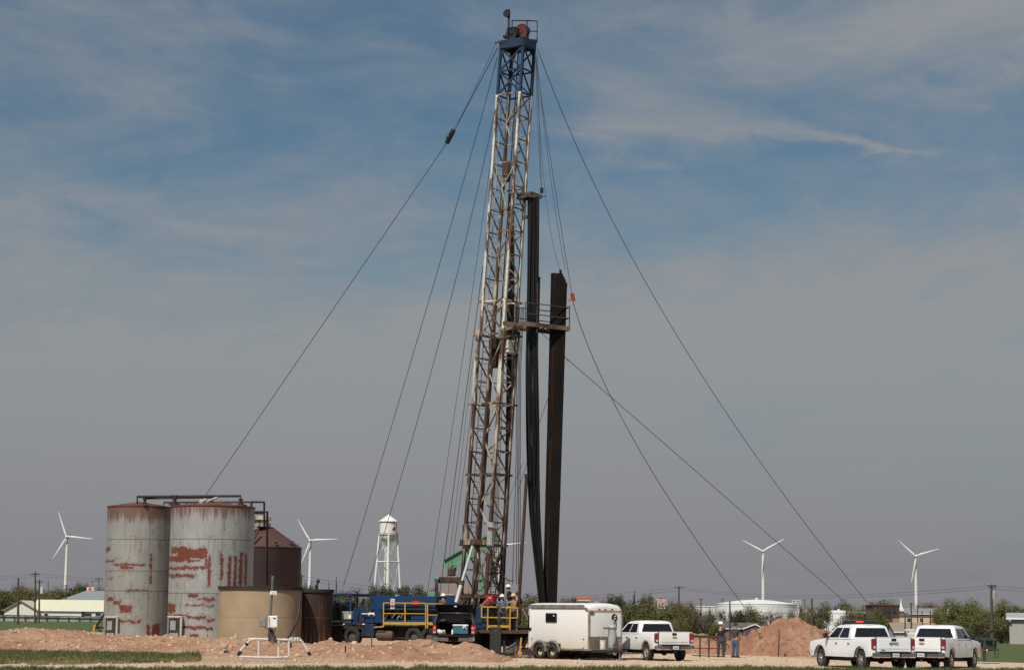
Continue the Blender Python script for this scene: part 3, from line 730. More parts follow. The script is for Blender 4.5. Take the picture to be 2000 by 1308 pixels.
cpart('fire_extinguisher_box',red_p,(804,1173,819,1182,-1.2,-.9)); cpart('vent',steelg,(771,1160.5,776,1164,-1.16,-.9),par=hood)
cpart('chevron_plate',M('chevron_white',(.55,.55,.52),.5),(706,1196.5,731,1199.5,-1.1,-1.06))
canopy=cpart('canopy',blue_d,(648,1158,687,1164,-1.2,1.0)); 
b=MB()
for x in(653,684):
    for bb in(-1.1,.9):
        a,z0=LP(x,1212,-1.1); _,z1=LP(x,1162,-1.1); b=MB(); b.beam(CW(a,bb,z0),CW(a,bb,z1),.09); b.build('canopy_post',blue_d,canopy)
b=MB()
aA,zA=LP(653,1172,-1.1); aB,zB=LP(684,1183,-1.1); b.beam(CW(aA,-1.1,zA),CW(aB,-1.1,zB),.06); b.beam(CW(aA,-1.1,zB-.1),CW(aB,-1.1,zA),.06)
b.build('cross_brace',blue_d,canopy); b=MB(); a0,z0=LP(704,1213,-1); a1,z1=LP(711,1168,-1); b.beam(CW(a0-.3,-1,z0),CW(a1,-1,z1),.12); b.beam(CW(a0,-.9,z0),CW(a1-.1,-.9,z0+.85),.3)
b.build('boom_rest',blue_d,rig)
cpart('engine_block',black,(645,1176,664,1210,-.8,.6),(687,1198,697,1214,-.5,.5))
cb=cpart('control_box',steelg,(666,1193,686,1209,-1.15,-.7)); cpart('warning_sign',white_p,(680,1200,685,1208,-1.17,-1.1),par=cb)
dk=cpart('front_deck',blue_d,(644,1214,712,1219.5,-1.25,1.2))
for x0 in(661,700):
    b=MB(); cbox(b,x0,1217,x0+8,1219,-1.27,-1.2,0,0); cbox(b,x0+8,1217,x0+12,1219,-1.27,-1.2,1,0); b.build('reflective_tape',[red_p,white_p],dk)
cpart('fender',M('fender_black',(.018,.017,.016),.8),(644,1221,708,1228,-1.2,1.2),(706,1222,712,1242,-1.2,-.9))
cpart('underside_shade_box',M('fender_black',(.018,.017,.016),.8),(766,1224,796,1247,-.8,.7),(797,1224,846,1236,-.75,.7),(846,1220,932,1250,-.5,.8),(690,1224,711,1245,-.6,.8),(731,1222,765,1232,-.8,.7))  # black boxes added to fill the carrier's underside with shadow-dark underbody
cpart('tool_box',blue_d,(712.5,1217.5,730,1242.5,-1.3,-.7))
b=MB(); a0,z=LP(731,1239,-1.2); a1,_=LP(763,1239,-1.2); rt=RC@Matrix.Rotation(PI/2,3,'Y')
b.lathe([(0,-.03),(.24,0),(.31,.08),(.31,a1-a0-.08),(.24,a1-a0),(0,a1-a0+.03)],20,CW(a0,-.85,z),rt); b.build('fuel_tank',M('tank_brown',(.11,.075,.05),.5),rig)
def big_wheel(px,py,r_,b0):
    a,z=LP(px,py,b0); b=MB(); rt=RC@Matrix.Rotation(PI/2,3,'X'); 
    b.lathe([(r_*.55,-.18),(r_*.8,-.2),(r_,-.14),(r_,.14),(r_*.8,.2),(r_*.55,.18)],24,CW(a,b0+.2,z),rt,caps=False)
    w=b.build('wheel',rubber,rig); b=MB(); b.lathe([(0,-.05),(r_*.3,-.05),(r_*.55,-.02),(r_*.6,.16),(r_*.6,-.1),(r_*.5,-.12)],20,CW(a,b0+.2,z),rt@Matrix.Rotation(PI,3,'X'),caps=False); b.build('rim',M('rim_dusty',(.10,.08,.06),.7),w)
for x,y in((653,1241.5),(685.5,1241.5),(806,1243),(836,1243.5)): big_wheel(x,y,.52,-1.22)
# railings
def rail(name,plane,posts,ytop,ymid,ytoe,yb,extra=(),par=None):
    b=MB(); q=lambda x,y:(lambda a:CW(a[0],plane,a[1]))(LP(x,y,plane))
    for x,y0 in posts: b.beam(q(x,ytop),q(x,y0),.062)
    x0,x1=posts[0][0],posts[-1][0]
    b.beam(q(x0,ytop),q(x1,ytop+.6),.05); b.beam(q(x0,ymid),q(x1,ymid+.6),.045); 
    if ytoe: b.beam(q(x0,ytoe),q(x1,ytoe+.8),.03,.14)
    for a_,c_ in extra: b.beam(q(*a_),q(*c_),.06)
    return b.build(name,yellow,rig)
rail('railing',-1.32,[(749,1223),(791,1216),(831.5,1226)],1176.5,1197,1216,0,[((749,1223),(731,1224))])
rail('railing',-1.32,[(835,1226),(864,1218)],1178,1200,1217,0)
# right work floor (over the well side)
pf=MB(); cbox(pf,931,1229.5,1036,1236.5,-1.45,-1.25,0,.01); cbox(pf,938,1229,1030,1231,-1.25,1.6,0,.01); cbox(pf,931,1230,1036,1236,1.5,1.7,0,.01); pf.build('work_floor',M('floor_beam',(.075,.036,.028),.7),rig)
b=MB(); q=lambda x,y,p=-1.42:(lambda a:CW(a[0],p,a[1]))(LP(x,y,p))
for x,y0 in((940.5,1205),(953,1229),(974.5,1221),(996.5,1230),(1010.5,1206)): b.beam(q(x,1184+(x-940)*.03),q(x-(1 if y0>1210 else 0),y0),.062)
b.beam(q(940.5,1184),q(1010.5,1186),.06); b.beam(q(940.5,1204.5),q(1010.5,1206),.055); b.beam(q(953,1222.5),q(996,1222.5),.03,.13)
b.build('railing',yellow,rig)
for x,y0,y1 in((938,1230,1278),(985,1234,1280),(1008,1234,1282)):
    for pl_ in(-1.1,1.2): b=MB(); b.beam(q(x,y0,pl_),q(x,y1,pl_),.14); b.build('floor_leg',black,rig)
b=MB(); b.beam(q(1008,1238,-1.2),q(1018,1272,-1.2),.08); b.beam(q(1034,1237,-1.3),q(1021,1266,-1.3),.1); b.beam(q(1012,1266,-1.2),q(1036,1266,-1.2),.12)
b.build('floor_brace',black,rig)
cpart('control_console',red_p,(948.5,1162,962.5,1181,-.9,-.5)); cpart('data_plate',white_p,(953.5,1166,958,1168.5,-.93,-.88))
cpart('hydraulic_tank',blue_d,(930,1185,951,1226,-1.2,-.2),(866,1206,930,1226,-1.1,-.3)); cpart('spool',red_p,(962,1181,976,1190,-.6,0))
b=MB(); a,z=LP(875,1190,-.7); rt=RC@Matrix.Rotation(PI/2,3,'X')
b.lathe([(0,-.45),(.62,-.45),(.62,-.38),(.40,-.36),(.40,.36),(.62,.38),(.62,.45),(0,.45)],28,CW(a,-.2,z+.05),rt); b.build('winch_drum',blue_p,rig)
b=MB(); b.path([q(937,1183),q(951,1172)],.035,8); b.path([q(951,1172),q(955,1166)],.03,8); b.build('tong_arm',M('tong_pink',(.45,.24,.18),.5),rig)
for i in range(26):
    b=MB()
    x=rnd.uniform(868,985); y=rnd.uniform(1168,1222); bb=rnd.uniform(-.9,.6); a,z=LP(x,y,bb)
    b.box(CW(a,bb,z),(rnd.uniform(.1,.5),rnd.uniform(.1,.5),rnd.uniform(.1,.5)),RC,bev=.02); b.build('machine_casing',[M('machinery_dark',(.02,.019,.018),.6,col2=(.04,.025,.018))],rig)
b=MB(); b.path([P(985,1125,106.4),P(990,1131,106.3),P(998,1133.5,106.2),P(1004,1132,106.2)],.04,6); b.build('hose',black,rig)
# racking board, rod basket
rb_l=P(1022,631.5,105.7); rb_r=P(1112,642,107.1); dv=(rb_r-rb_l).normalized(); dn=Vector((-dv.y,dv.x,0)).normalized(); dv.z=0
b=MB(); bw=1.7
b.beam(rb_l,rb_r,.10,.22); b.beam(rb_l+dn*bw,rb_r+dn*bw,.1,.2); b.beam(rb_l,rb_l+dn*bw,.1,.2); b.beam(rb_r,rb_r+dn*bw,.1,.2)
b.beam(rb_l+dn*.2,rb_r+dn*.2,.35,.04)
for i in range(9): f=(i+.5)/9; p=rb_l.lerp(rb_r,f); b.beam(p+dn*(.75),p+dn*bw,.05,.08)
b.beam(rb_l-dv*.9+dn*.5,rb_l+dn*.5+dv*.2,.14,.2); b.beam(K(640,'R','u'),rb_l+dn*.9,.1,.16); b.beam(K(650,'N','u'),rb_l+dn*.2,.1,.14)
rbd=b.build('racking_board',M('weathered_board',(.17,.115,.075),.8,col2=(.03,.022,.017),scale=1.5,lo=.36,hi=.66),rig)
b=MB()
for h in(.55,1.12):
    for p,q_ in((rb_l+dv*.12,rb_r),(rb_r,rb_r+dn*bw),(rb_l+dn*bw,rb_r+dn*bw)): b.beam(p+ez*h,q_+ez*h,.045)
for p in(rb_l+dv*.12,rb_l.lerp(rb_r,.55)+dn*bw,rb_r,rb_r+dn*bw,rb_l+dn*bw,rb_l+dn*bw*.5): b.beam(p,p+ez*(1.14 if p!=rb_r else 1.25),.06)
b.build('railing',M('rail_dark_rust',(.06,.035,.025),.8),rbd)
b=MB(); bl_,br_=P(1031,381,106.3),P(1058,384,106.9); d2=(br_-bl_); d2.z=0; d2.normalize(); n2_=Vector((-d2.y,d2.x,0))
b.beam(bl_,br_,.08,.2); b.beam(bl_+n2_*.9,br_+n2_*.9,.08,.2); b.beam(bl_,bl_+n2_*.9,.08,.2); b.beam(br_,br_+n2_*.9,.08,.2)
b.box((bl_+br_)/2+n2_*.45+ez*.14,(.85,1.0,.08),RC); b.beam(K(395,'R','u'),bl_+n2_*.5,.1); b.beam(K(424,'R','u'),P(1032,423,106.9),.16); b.beam(K(405,'N','u'),bl_+n2_*.1-ez*.5,.08)
b.beam(br_,P(1066,384,107.2),.04); 
b.build('rod_basket',M('basket_rust',(.12,.085,.06),.8,col2=(.05,.03,.022),scale=2.5),rig)
b=MB(); b.box(P(1058,372,106.9),(.16,.16,.3),RC,bev=.03); b.build('hook',black,rig)
# --- rods and tubing
def curve_through(pts,t):
    x=t*(len(pts)-1); i=min(int(x),len(pts)-2); f=x-i
    p0=pts[max(i-1,0)];p1=pts[i];p2=pts[i+1];p3=pts[min(i+2,len(pts)-1)]
    return .5*((2*p1)+(-p0+p2)*f+(2*p0-5*p1+4*p2-p3)*f*f+(-p0+3*p1-3*p2+p3)*f**3)
rodm=M('sucker_rod_black',(.006,.0055,.005),.4,col2=(.014,.011,.010),scale=1,stretch=(14,14,.4),lo=.55,hi=.75)
def rods(rows,n,d0,d1,name,label):
    b=MB(); r_=random.Random(len(rows)+n)
    for i in range(n):
        f=r_.random(); g=r_.random(); cp=[]
        for j,(y,x0,x1) in enumerate(rows):
            jit=r_.gauss(0,.035)*(0.3 if j==0 else 1)
            cp.append(P(x0+(x1-x0)*max(0,min(1.12,f+jit)),y,d0+(d1-d0)*g))
        b.path([curve_through(cp,t_/18) for t_ in range(19)],.019,5)
    return tag(b.build(name,rodm),label,'sucker rods',kind='stuff')
rods([(384,1031,1053),(540,1030,1051),(700,1027,1050),(860,1028,1052),(1000,1034,1055),(1100,1044,1060),(1182,1053,1064)],95,106.45,107.1,'sucker_rods','dense bundle of black oily sucker rods hanging from the small rod basket')
rods([(378,993,1003),(560,991,1004),(790,989,1002),(950,986,995),(1100,979,987),(1200,976,984)],40,108.6,109.2,'sucker_rods','narrow bundle of black sucker rods hanging behind the right legs of the mast')
tubm=[M('tubing_dark',(.007,.0065,.006),.6,col2=(.014,.009,.007),scale=1.3,stretch=(8,8,.3),spec=.15),M('tubing_rust',(.030,.014,.008),.8,col2=(.012,.007,.005),scale=1.2,stretch=(8,8,.3),spec=.15)]
tn=11; tmesh={}
for row in range(4):
    for i in range(tn):
        f=(i+.5*(row%2))/(tn-.5)
        tx=1077.5+29*f; bx=1061+25*f; ty=534+(0 if i<8 else (i-7)*6)+rnd.uniform(-1,1.2)-(7 if i in(6,) else 0)
        dd=107.05+row*.16
        p=P(tx,ty,dd); q_=P(bx,1186,dd-.1); b=MB()
        b.path([p,p.lerp(q_,.33),p.lerp(q_,.66),q_],.037,8); 
        for fr in(0.0,.33,.66): b.path([p.lerp(q_,fr),p.lerp(q_,fr+.012)],.046,8)
        o=b.build('production_tubing',tubm[1] if i in(2,3) and row<2 or i in(0,10) and row else tubm[0])
        o['label']='steel production tubing standing in the tall rack behind the white trailer'; o['category']='pipe'; o['group']='stands of production tubing racked beside the mast'
for (xa,ya,xb,yb,d,lab,r_) in((1028.5,925,1013,1186,106.2,'single rusty brown pipe leaning alone left of the black rod bundle',.085),(1053.5,541,1051,646,106.2,'short black pipe end standing at right edge of the rod bundle above the racking board',.05),(1050,552,1048.5,650,106.15,'short rusty pipe just left of the black pipe end above the racking board',.045)):
    b=MB(); b.path([P(xa,ya,d),P(xb,yb,d)],r_,10); b.path([P(xa,ya,d),P(xa,ya,d).lerp(P(xb,yb,d),.03)],r_*1.25,10); tag(b.build('steel_pipe',brownpipe if 'brown' in lab or 'rusty' in lab else tubm[0]),lab,'pipe')
# --- guy wires and hoist lines
def wire(p0,pm,p1,label,r_=.019,cat='wire',name='guy_wire',ext=None,grp=None):
    a=P(*p0); c=P(*p1); m=P(pm[0],pm[1],(p0[2]+p1[2])/2); ctl=m*2-(a+c)/2
    pts=[a*(1-t_)**2+ctl*2*t_*(1-t_)+c*t_*t_ for t_ in [i/30 for i in range(31)]]
    b=MB(); b.path(pts,r_,5)
    return tag(b.build(name,wire_m),label,cat,grp),pts
w1,_=wire((972,94,107),(924,186),(878,272,112),'upper length of the long left guy wire from the crown to the black cable clamp',.024)
wire((878,272,112),(636,625),(250,1188,132),'long guy wire from the black cable clamp down behind the silver tanks',.021)
b=MB(); pA_,pB_=P(886,254,111.6),P(873,279,112.2); b.path([pA_,pB_],.14,10); 
for x,y in((880.5,260),(875,268)): b.ball(P(x,y,111.7),.11); b.beam(P(x,y,111.8),P(x+6,y+4,112),.05)
tag(b.build('cable_clamp',M('clamp_dark',(.03,.032,.026),.6)),'black cylindrical cable clamp with two knobs on the left guy wire','cable clamp')
wire((966,90,106.8),(930,168),(893,243,111),'thin line beside the upper left guy wire from the crown bracket',.012)
wire((971,112,106.9),(866,490),(671,1143,114),'guy wire from the crown to the ground behind the blue canopy of the rig truck')
wire((972,190,106.9),(868,630),(721,1135,113),'guy wire ending at the dark pines beside the water tower legs')
wire((985,118,107.2),(918,600),(834,1160,110),'guy wire coming down left of the green pump jack beam',.014)
wire((943,520,106.6),(906,800),(858,1165,107),'thick rig cable passing the left end of the green pump jack beam',.022)
wire((938,640,106.6),(908,900),(874,1165,107),'thin rig cable crossing the middle of the green pump jack beam',.015)
wire((924,700,106.4),(900,900),(872,1140,107),'thin rig cable between two thicker cables left of the mast',.012)
wire((1050,96,107.2),(1313,640),(1692,1174,128),'longest right guy wire running from the crown down towards the red brick building')
wire((1119,590,106.8),(1243,868),(1455,1186,122),'guy wire from the red cable grip down to the big white storage tank')
wire((1055,648,106.6),(1082,674),(1110,705,107.6),'short wire from under the racking board to the tubing stands',.016)
wire((1104,698,107.9),(1300,868),(1652,1176,126),'right guy wire starting behind the tubing stands and crossing another wire',.018)
b,_=wire((1046,112,106.9),(1078,330),(1117,575,106.9),'hoist line from the crown to the red cable grip above the racking board',.018,name='hoist_line')
wire((1049,105,106.9),(1053,240),(1057.5,370,106.9),'hoist line from the crown straight down to the rod basket',.018,name='hoist_line')
wire((1046,118,106.9),(1050,240),(1055,350,107),'thin tail of rope hanging just left of the rod basket hoist line',.011,name='hoist_line')
wire((1048,110,107),(1073,330),(1104,527,107.2),'hoist line from the crown to the top of the tubing stands',.014,name='hoist_line')
wire((1047,120,107),(1066,385),(1095,530,107.2),'thin hoist line with a knot, from the crown to the left tubing tops',.011,name='hoist_line')
wire((1072,775,107.2),(1052,830),(1012,960,107),'chain slung diagonally between the rod bundle and the tubing stands',.016,name='sling_chain')
wire((990,990,107.6),(1008,935),(1024,900,107.2),'thin rope sloping up from the mast to the leaning brown pipe',.012,name='rope')
b=MB(); b.path([P(1117,573,106.8),P(1121,588,106.8)],.10,10); b.path([P(1119,580,106.8),P(1110,588,107)],.025,6); tag(b.build('cable_grip',M('grip_red',(.30,.03,.015),.5)),'small red cable grip on the guy wire above the racking board','cable grip')
# ------------------------------------------------------------ pump jack behind the rig
PJ=P(925,1200,113.5); PJ.z=0
green=worn('pump_green',(.125,.30,.175),(.16,.11,.06),.60,.70,1.6,(1,1,1),.5)
pj=thing('pump_jack',PJ,'green pump jack with tilted walking beam standing behind the mast base','pump jack')
dP=113.5
b=MB(); q=lambda x,y,o=0:P(x,y,dP+o)
def web(mb,pts,t_,mi=0): mb.prism([q(x,y,-t_/2) for x,y in pts],(0,t_,0),mi)
web(b,[(866,1094),(964,1037),(971,1059),(906,1097),(875,1114)],.10)
for a_,c_ in(((866,1093),(966,1036)),((875,1114),(906,1097.5)),((906,1097.5),(971,1060)),((866,1093),(875,1114)),((966,1036),(971,1060))): b.beam(q(*a_),q(*c_),.36,.07)
wb=b.build('walking_beam',green,pj)
b=MB(); web(b,[(962,1035),(970,1031),(975,1050),(973,1068),(967,1070),(966,1052)],.34); b.build('horse_head',mast_rust,pj)
b=MB()
for o in(-.7,.7):
    b.beam(q(927,1080,o*.3),q(930,1190,o),.26,.2); b.beam(q(931,1080,o*.3),q(952,1190,o),.24,.2)
b.beam(q(929,1130,-.6),q(941,1130,-.6),.1); b.beam(q(929,1150,-.6),q(945,1150,-.6),.1); b.box(q(927,1083),(.5,.8,.3))
b.build('samson_post',green,pj)
b=MB(); b.box(q(882,1117),(.45,.5,.4),bev=.06); b.ball(q(885,1110),.2); b.build('tail_bearing',rustm,pj)
b=MB(); b.box(q(880,1132),(1.35,.5,.34),bev=.04); b.prism([q(890,1132,-.2),q(904,1126,-.2),q(906,1165,-.2),q(897,1165,-.2)],(0,.4,0)); b.build('equalizer',rustm,pj)
b=MB(); b.beam(q(853,1128,-.5),q(852,1185,-.5),.2,.16); b.beam(q(853,1128,.5),q(852,1185,.5),.2,.16); b.build('pitman_arm',rustm,pj)
b=MB(); b.box(q(853,1129),(.3,1.2,.16),bev=.03); b.box(q(850,1162),(.78,1.0,.36),bev=.05); b.box(q(850,1190),(1.6,1.2,1.3),bev=.06); b.build('gear_box',green,pj)
b=MB(); b.loft([[q(846,1178,-1)+Vector((x*w_,y*w_,z)) for x,y in((-1,-1),(1,-1),(1,1),(-1,1))] for z,w_ in((-.05,.2),(0,.2),(.02,.12),(.35,.045))]); tag(b.build('traffic_cone',M('cone_orange',(.7,.14,.03),.5)),'orange cone beside the green pump jack gear box behind the blue housing','traffic cone')
# ------------------------------------------------------------ tanks
def tank_mat(name,Rr,zt,boxes,cx_px,hw_px,ytop,ybot,seams,vseams=(),top_rust=.5,tint=(.40,.41,.41),segs=(),segc=None):
    m,t,b=newmat(name); o=t.new('ShaderNodeTexCoord').outputs['Object']; X=t.sep(o)
    th=t.math('ARCTAN2',X[0],t.math('MULTIPLY',X[1],-1)); u=t.math('MULTIPLY',th,Rr); z=X[2]
    uv=t.comb(u,z,t.math('MULTIPLY',X[1],.15))
    ns=t.noise(t.map(uv,(2.6,.32,1)),1.6,8,.68); nf=t.noise(uv,7,6,.7); nb=t.noise(uv,.55,4,.6); nw=t.noise(uv,2.2,7,.72)
    base=t.mix(t.step(nb,.3,.7),tint,tuple(x*.80 for x in tint))
    base=t.mix(t.math('MULTIPLY',t.step(ns,.47,.75),.5),base,(.25,.23,.20))
    rust=t.mix(nf,(.17,.040,.022),(.30,.085,.05))
    brown=t.mix(nf,(.11,.040,.022),(.22,.095,.055))
    # run-down rust from the rim
    fr=t.math('ADD',ns,t.step(z,zt-2.6,zt)); rm=t.math('MULTIPLY',t.step(fr,1.34-top_rust*.2,1.62-top_rust*.2),.8)
    base=t.mix(rm,base,brown); base=t.mix(t.step(t.math('ADD',nf,t.math('MULTIPLY',t.step(z,zt-.22,zt-.02),.9)),.85,1.15),base,rust)
    # scattered chips and scuffs
    chip=t.math('MULTIPLY',t.step(t.noise(t.map(uv,(1.0,2.2,1)),1.5,9,.74,.8),.585,.65),.7); base=t.mix(chip,base,rust)
    st=t.math('MULTIPLY',t.step(t.noise(t.map(uv,(3.0,.8,1),(5,2,0)),1.4,9,.72),.575,.70),.75); base=t.mix(st,base,brown)
    D=None
    ub=lambda px: Rr*math.asin(max(-.999,min(.999,(px-cx_px)/hw_px))); zb=lambda py: zt*(ybot-py)/(ybot-ytop)
    wu=t.math('ADD',u,t.math('MULTIPLY',t.math('SUBTRACT',nw,.5),.34)); wz=t.math('ADD',z,t.math('MULTIPLY',t.math('SUBTRACT',t.noise(t.map(uv,(1,1,1),(9,4,0)),1.7,6,.7),.5),.5))
    for x0,y0,x1,y1 in boxes:
        u0,u1=ub(x0),ub(x1); z1,z0=zb(y0),zb(y1)
        dx=t.math('SUBTRACT',t.math('ABSOLUTE',t.math('SUBTRACT',wu,(u0+u1)/2)),(u1-u0)/2); dz=t.math('SUBTRACT',t.math('ABSOLUTE',t.math('SUBTRACT',wz,(z0+z1)/2)),(z1-z0)/2)
        d=t.math('MAXIMUM',dx,dz); D=d if D is None else t.math('MINIMUM',D,d)
    if D is not None:
        msk=t.step(t.math('ADD',D,t.math('MULTIPLY',t.math('SUBTRACT',nf,.50),.42)),.02,-.02); halo=t.math('MULTIPLY',t.step(t.math('ADD',D,t.math('MULTIPLY',t.math('SUBTRACT',ns,.5),.9)),.16,-.05),.35); base=t.mix(halo,base,(.20,.12,.09)); base=t.mix(msk,base,t.mix(t.step(nf,.35,.65),t.mix(t.step(nw,.4,.62),rust,(.20,.052,.035)),t.mix(ns,(.13,.035,.022),(.33,.13,.09))))
    E=None
    su=t.math('ADD',u,t.math('MULTIPLY',t.math('SUBTRACT',nw,.5),.16)); sz=t.math('ADD',z,t.math('MULTIPLY',t.math('SUBTRACT',nf,.5),.10))
    for x0,y0,x1,y1 in segs:
        ua,za,ub_,zb_=ub(x0),zb(y0),ub(x1),zb(y1); bx,bz=ub_-ua,zb_-za; bb=bx*bx+bz*bz
        px_=t.math('SUBTRACT',su,ua); pz_=t.math('SUBTRACT',sz,za)
        hh=t.math('DIVIDE',t.math('ADD',t.math('MULTIPLY',px_,bx),t.math('MULTIPLY',pz_,bz)),bb,clamp=True)
        dx=t.math('SUBTRACT',px_,t.math('MULTIPLY',hh,bx)); dz=t.math('SUBTRACT',pz_,t.math('MULTIPLY',hh,bz))
        d=t.math('SQRT',t.math('ADD',t.math('MULTIPLY',dx,dx),t.math('MULTIPLY',dz,dz))); E=d if E is None else t.math('MINIMUM',E,d)
    if E is not None:
        sm=t.math('MULTIPLY',t.step(t.math('ADD',E,t.math('MULTIPLY',t.math('SUBTRACT',nf,.40),.30)),.05,.01),.85); base=t.mix(sm,base,segc or rust)
    for py in seams:
        d=t.math('ABSOLUTE',t.math('SUBTRACT',z,zb(py))); base=t.mix(t.math('MULTIPLY',t.step(d,.035,.012),.75),base,(.14,.11,.09))
    dn=t.noise(t.map(uv,(5.0,.16,1),(3,1,0)),1.3,7,.66)
    for py in seams:
        zz=zb(py); below=t.math('MULTIPLY',t.step(z,zz-1.3,zz-.05),t.step(z,zz+.02,zz-.02)); base=t.mix(t.math('MULTIPLY',t.math('MULTIPLY',below,t.step(dn,.50,.70)),.55),base,brown)
    for px in vseams:
        d=t.math('ABSOLUTE',t.math('SUBTRACT',u,ub(px))); base=t.mix(t.math('MULTIPLY',t.step(d,.03,.01),.6),base,(.17,.12,.09))
    t.put(b.inputs['Base Color'],base); b.inputs['Roughness'].default_value=.42; b.inputs['Metallic'].default_value=.45
    bn=t.new('ShaderNodeBump'); bn.inputs['Strength'].default_value=.25; bn.inputs['Distance'].default_value=.04; t.put(bn.inputs['Height'],t.math('ADD',nf,t.math('MULTIPLY',nb,2))); t.l.new(bn.outputs[0],b.inputs['Normal'])
    return m
def ground_c(px,d): v_=P(px,1200,d); v_.z=0; return v_
redroof=worn('tank_roof_rust',(.17,.06,.04),(.10,.045,.028),.4,.6,1.2,(1,1,1))
def tank(px,d,hw,ytop,mat_,label,cone=.28,name='storage_tank',roofm=None,lip=True):
    c=ground_c(px,d); r_=hw/F*d; zt=P(px,ytop,d).z
    root=thing(name,c,label,'storage tank'); b=MB(); b.lathe([(r_,-.2),(r_,zt*.25),(r_,zt*.5),(r_,zt*.75),(r_,zt)],72,c,caps=False); b.build('shell',mat_,root)
    b=MB(); b.lathe([(r_-.01,zt-.01),(r_+.03,zt-.04),(r_+.035,zt+.02),(r_*.5,zt+cone*.55),(0,zt+cone)],64,c,caps=False); b.build('roof',roofm or redroof,root)
    return root,c,r_,zt
T1B=[(205,1093,229,1097),(228,1102,290,1105),(243,1106,268,1113),(204,1167,206,1172),(215,1164,232,1172),(230,1172,246,1180),(245,1181,268,1192),(237,1207,286,1211),(255,1150,297,1154),(299,1082,302,1138),(296,1214,302,1238),(306,1214,318,1240),(215,1128,226,1130),(206,1068,218,1078)]
z1=None
def zt_of(px,y,d): return P(px,y,d).z
z1=zt_of(266,990,116); z2=zt_of(410,990,113.5)
m1=tank_mat('silver_tank_scuffed',62/F*116,z1,T1B,266,62,990,1262,(1054,1114,1152),(297,),1.0,(.43,.425,.395),segs=[(209.6,1075,247.5,1054),(219,1163.6,266,1193),(207,1166,225,1159),(261.6,1066,257.4,1106),(275.7,1064,280,1086),(301,1020,304,1052),(301,1080,301,1142),(292.5,1120,290,1148),(266,1126,267,1142),(208,1089,261,1109),(309,1061,323,1086),(298,1159,300,1193),(222,1112,223,1150),(288,1148,276,1153),(262,1197,290,1203)],segc=(.15,.045,.03))
T2B=[(337,1068,372,1080),(352,1072,412,1090),(331,1086,380,1096),(350,1094,400,1098),(331,1106,378,1112),(376,1108,396,1113),(398,1107,420,1112),(331,1120,390,1126),(415,1086,421,1144),(438,1083,443,1130),(452,1086,457,1143),(462,1086,467,1142),(471,1079,476,1142),(480,1081,483,1142),(410,1090,414,1104),(378,1158,398,1166),(398,1166,430,1170),(373,1179,428,1181),(329,1176,352,1192),(332,1196,378,1200),(376,1199,414,1204),(366,1217,428,1223),(384,1233,402,1238),(415,1203,430,1207),(327,1175,331,1216)]
m2=tank_mat('silver_tank_peeling',81/F*113.5,z2,T2B,410,81,990,1264,(1054,1156),(440,),.45,(.48,.48,.46),segs=[(444,1022,444,1049),(443,1060,443,1076),(459,1062,458,1075),(372,1180,428,1180),(418,1184,418,1238),(452,1000,452,1006)],segc=(.05,.028,.02))
tk1,c1,r1,zt1=tank(266,116,62,990,m1,'slimmer silver storage tank with long scuffs and a rusty rim, leftmost of the tanks',.32)
tk2,c2,r2,zt2=tank(410,113.5,81,990,m2,'wide silver storage tank with large peeling red patches and vertical red streaks',.32)
maroon=M('maroon_fibreglass',(.030,.010,.009),.6,col2=(.018,.007,.007),scale=.7); maroonr=M('maroon_roof',(.080,.036,.028),.6,col2=(.062,.028,.022),scale=.8)
tk3,c3,r3,zt3=tank(515,123,70,1069,maroon,'dark maroon tank with a conical roof standing behind the silver tanks',0,roofm=maroonr)
b=MB(); zap=P(515,1031,123).z; b.lathe([(r3+.03,zt3),(.5,zap),(.5,zap+.05),(0,zap+.12)],48,c3,caps=False); b.build('cone_roof',maroonr,tk3)
b=MB(); b.lathe([(0,zap),(.62,zap+.02),(.62,zap+.22),(.5,zap+.22),(.5,zap+.4),(.66,zap+.42),(.6,zap+.62),(0,zap+.7)],20,c3+Vector((-.3,-.3,.05))); b.build('roof_hatch',worn('hatch_pale',(.42,.36,.30),(.09,.05,.035),.45,.6,3),tk3)
b=MB(); b.ball(P(539,1058,121),.11); b.box(P(569,1059,122),(.3,.3,.18)); 
for x in(576,580,584): b.path([P(x,1070,122),P(x,1061,122)],.012,4)
b.build('roof_fitting',maroonr,tk3)
b=MB(); b.path([P(505,1032,121.4),P(490,1065,120.8),P(489,1080,120.7)],.07,8); b.build('overflow_pipe',brownpipe,tk3)
def low_mat(name,ca,cb,lo,hi,right):
    m,t,b=newmat(name); o=t.new('ShaderNodeTexCoord').outputs['Object']; X=t.sep(o)
    th=t.math('ARCTAN2',X[0],t.math('MULTIPLY',X[1],-1)); uv=t.comb(t.math('MULTIPLY',th,2.2),X[2],0)
    ns=t.noise(t.map(uv,(3.2,.22,1)),1.5,8,.66); nf=t.noise(uv,6,6,.7)
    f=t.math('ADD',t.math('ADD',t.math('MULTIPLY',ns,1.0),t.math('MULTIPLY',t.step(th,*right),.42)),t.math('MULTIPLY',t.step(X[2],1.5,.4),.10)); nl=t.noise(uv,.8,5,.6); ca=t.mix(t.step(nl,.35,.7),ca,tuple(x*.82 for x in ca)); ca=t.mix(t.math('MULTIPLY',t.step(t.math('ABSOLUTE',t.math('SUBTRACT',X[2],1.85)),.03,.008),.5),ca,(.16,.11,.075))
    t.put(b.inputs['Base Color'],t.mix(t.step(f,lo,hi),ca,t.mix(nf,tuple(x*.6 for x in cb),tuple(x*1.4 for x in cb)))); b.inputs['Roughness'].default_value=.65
    bn=t.new('ShaderNodeBump'); bn.inputs['Strength'].default_value=.15; t.put(bn.inputs['Height'],nf); t.l.new(bn.outputs[0],b.inputs['Normal']); return m
tanm=low_mat('tan_paint',(.36,.265,.17),(.10,.05,.03),.93,1.05,(.75,1.35))
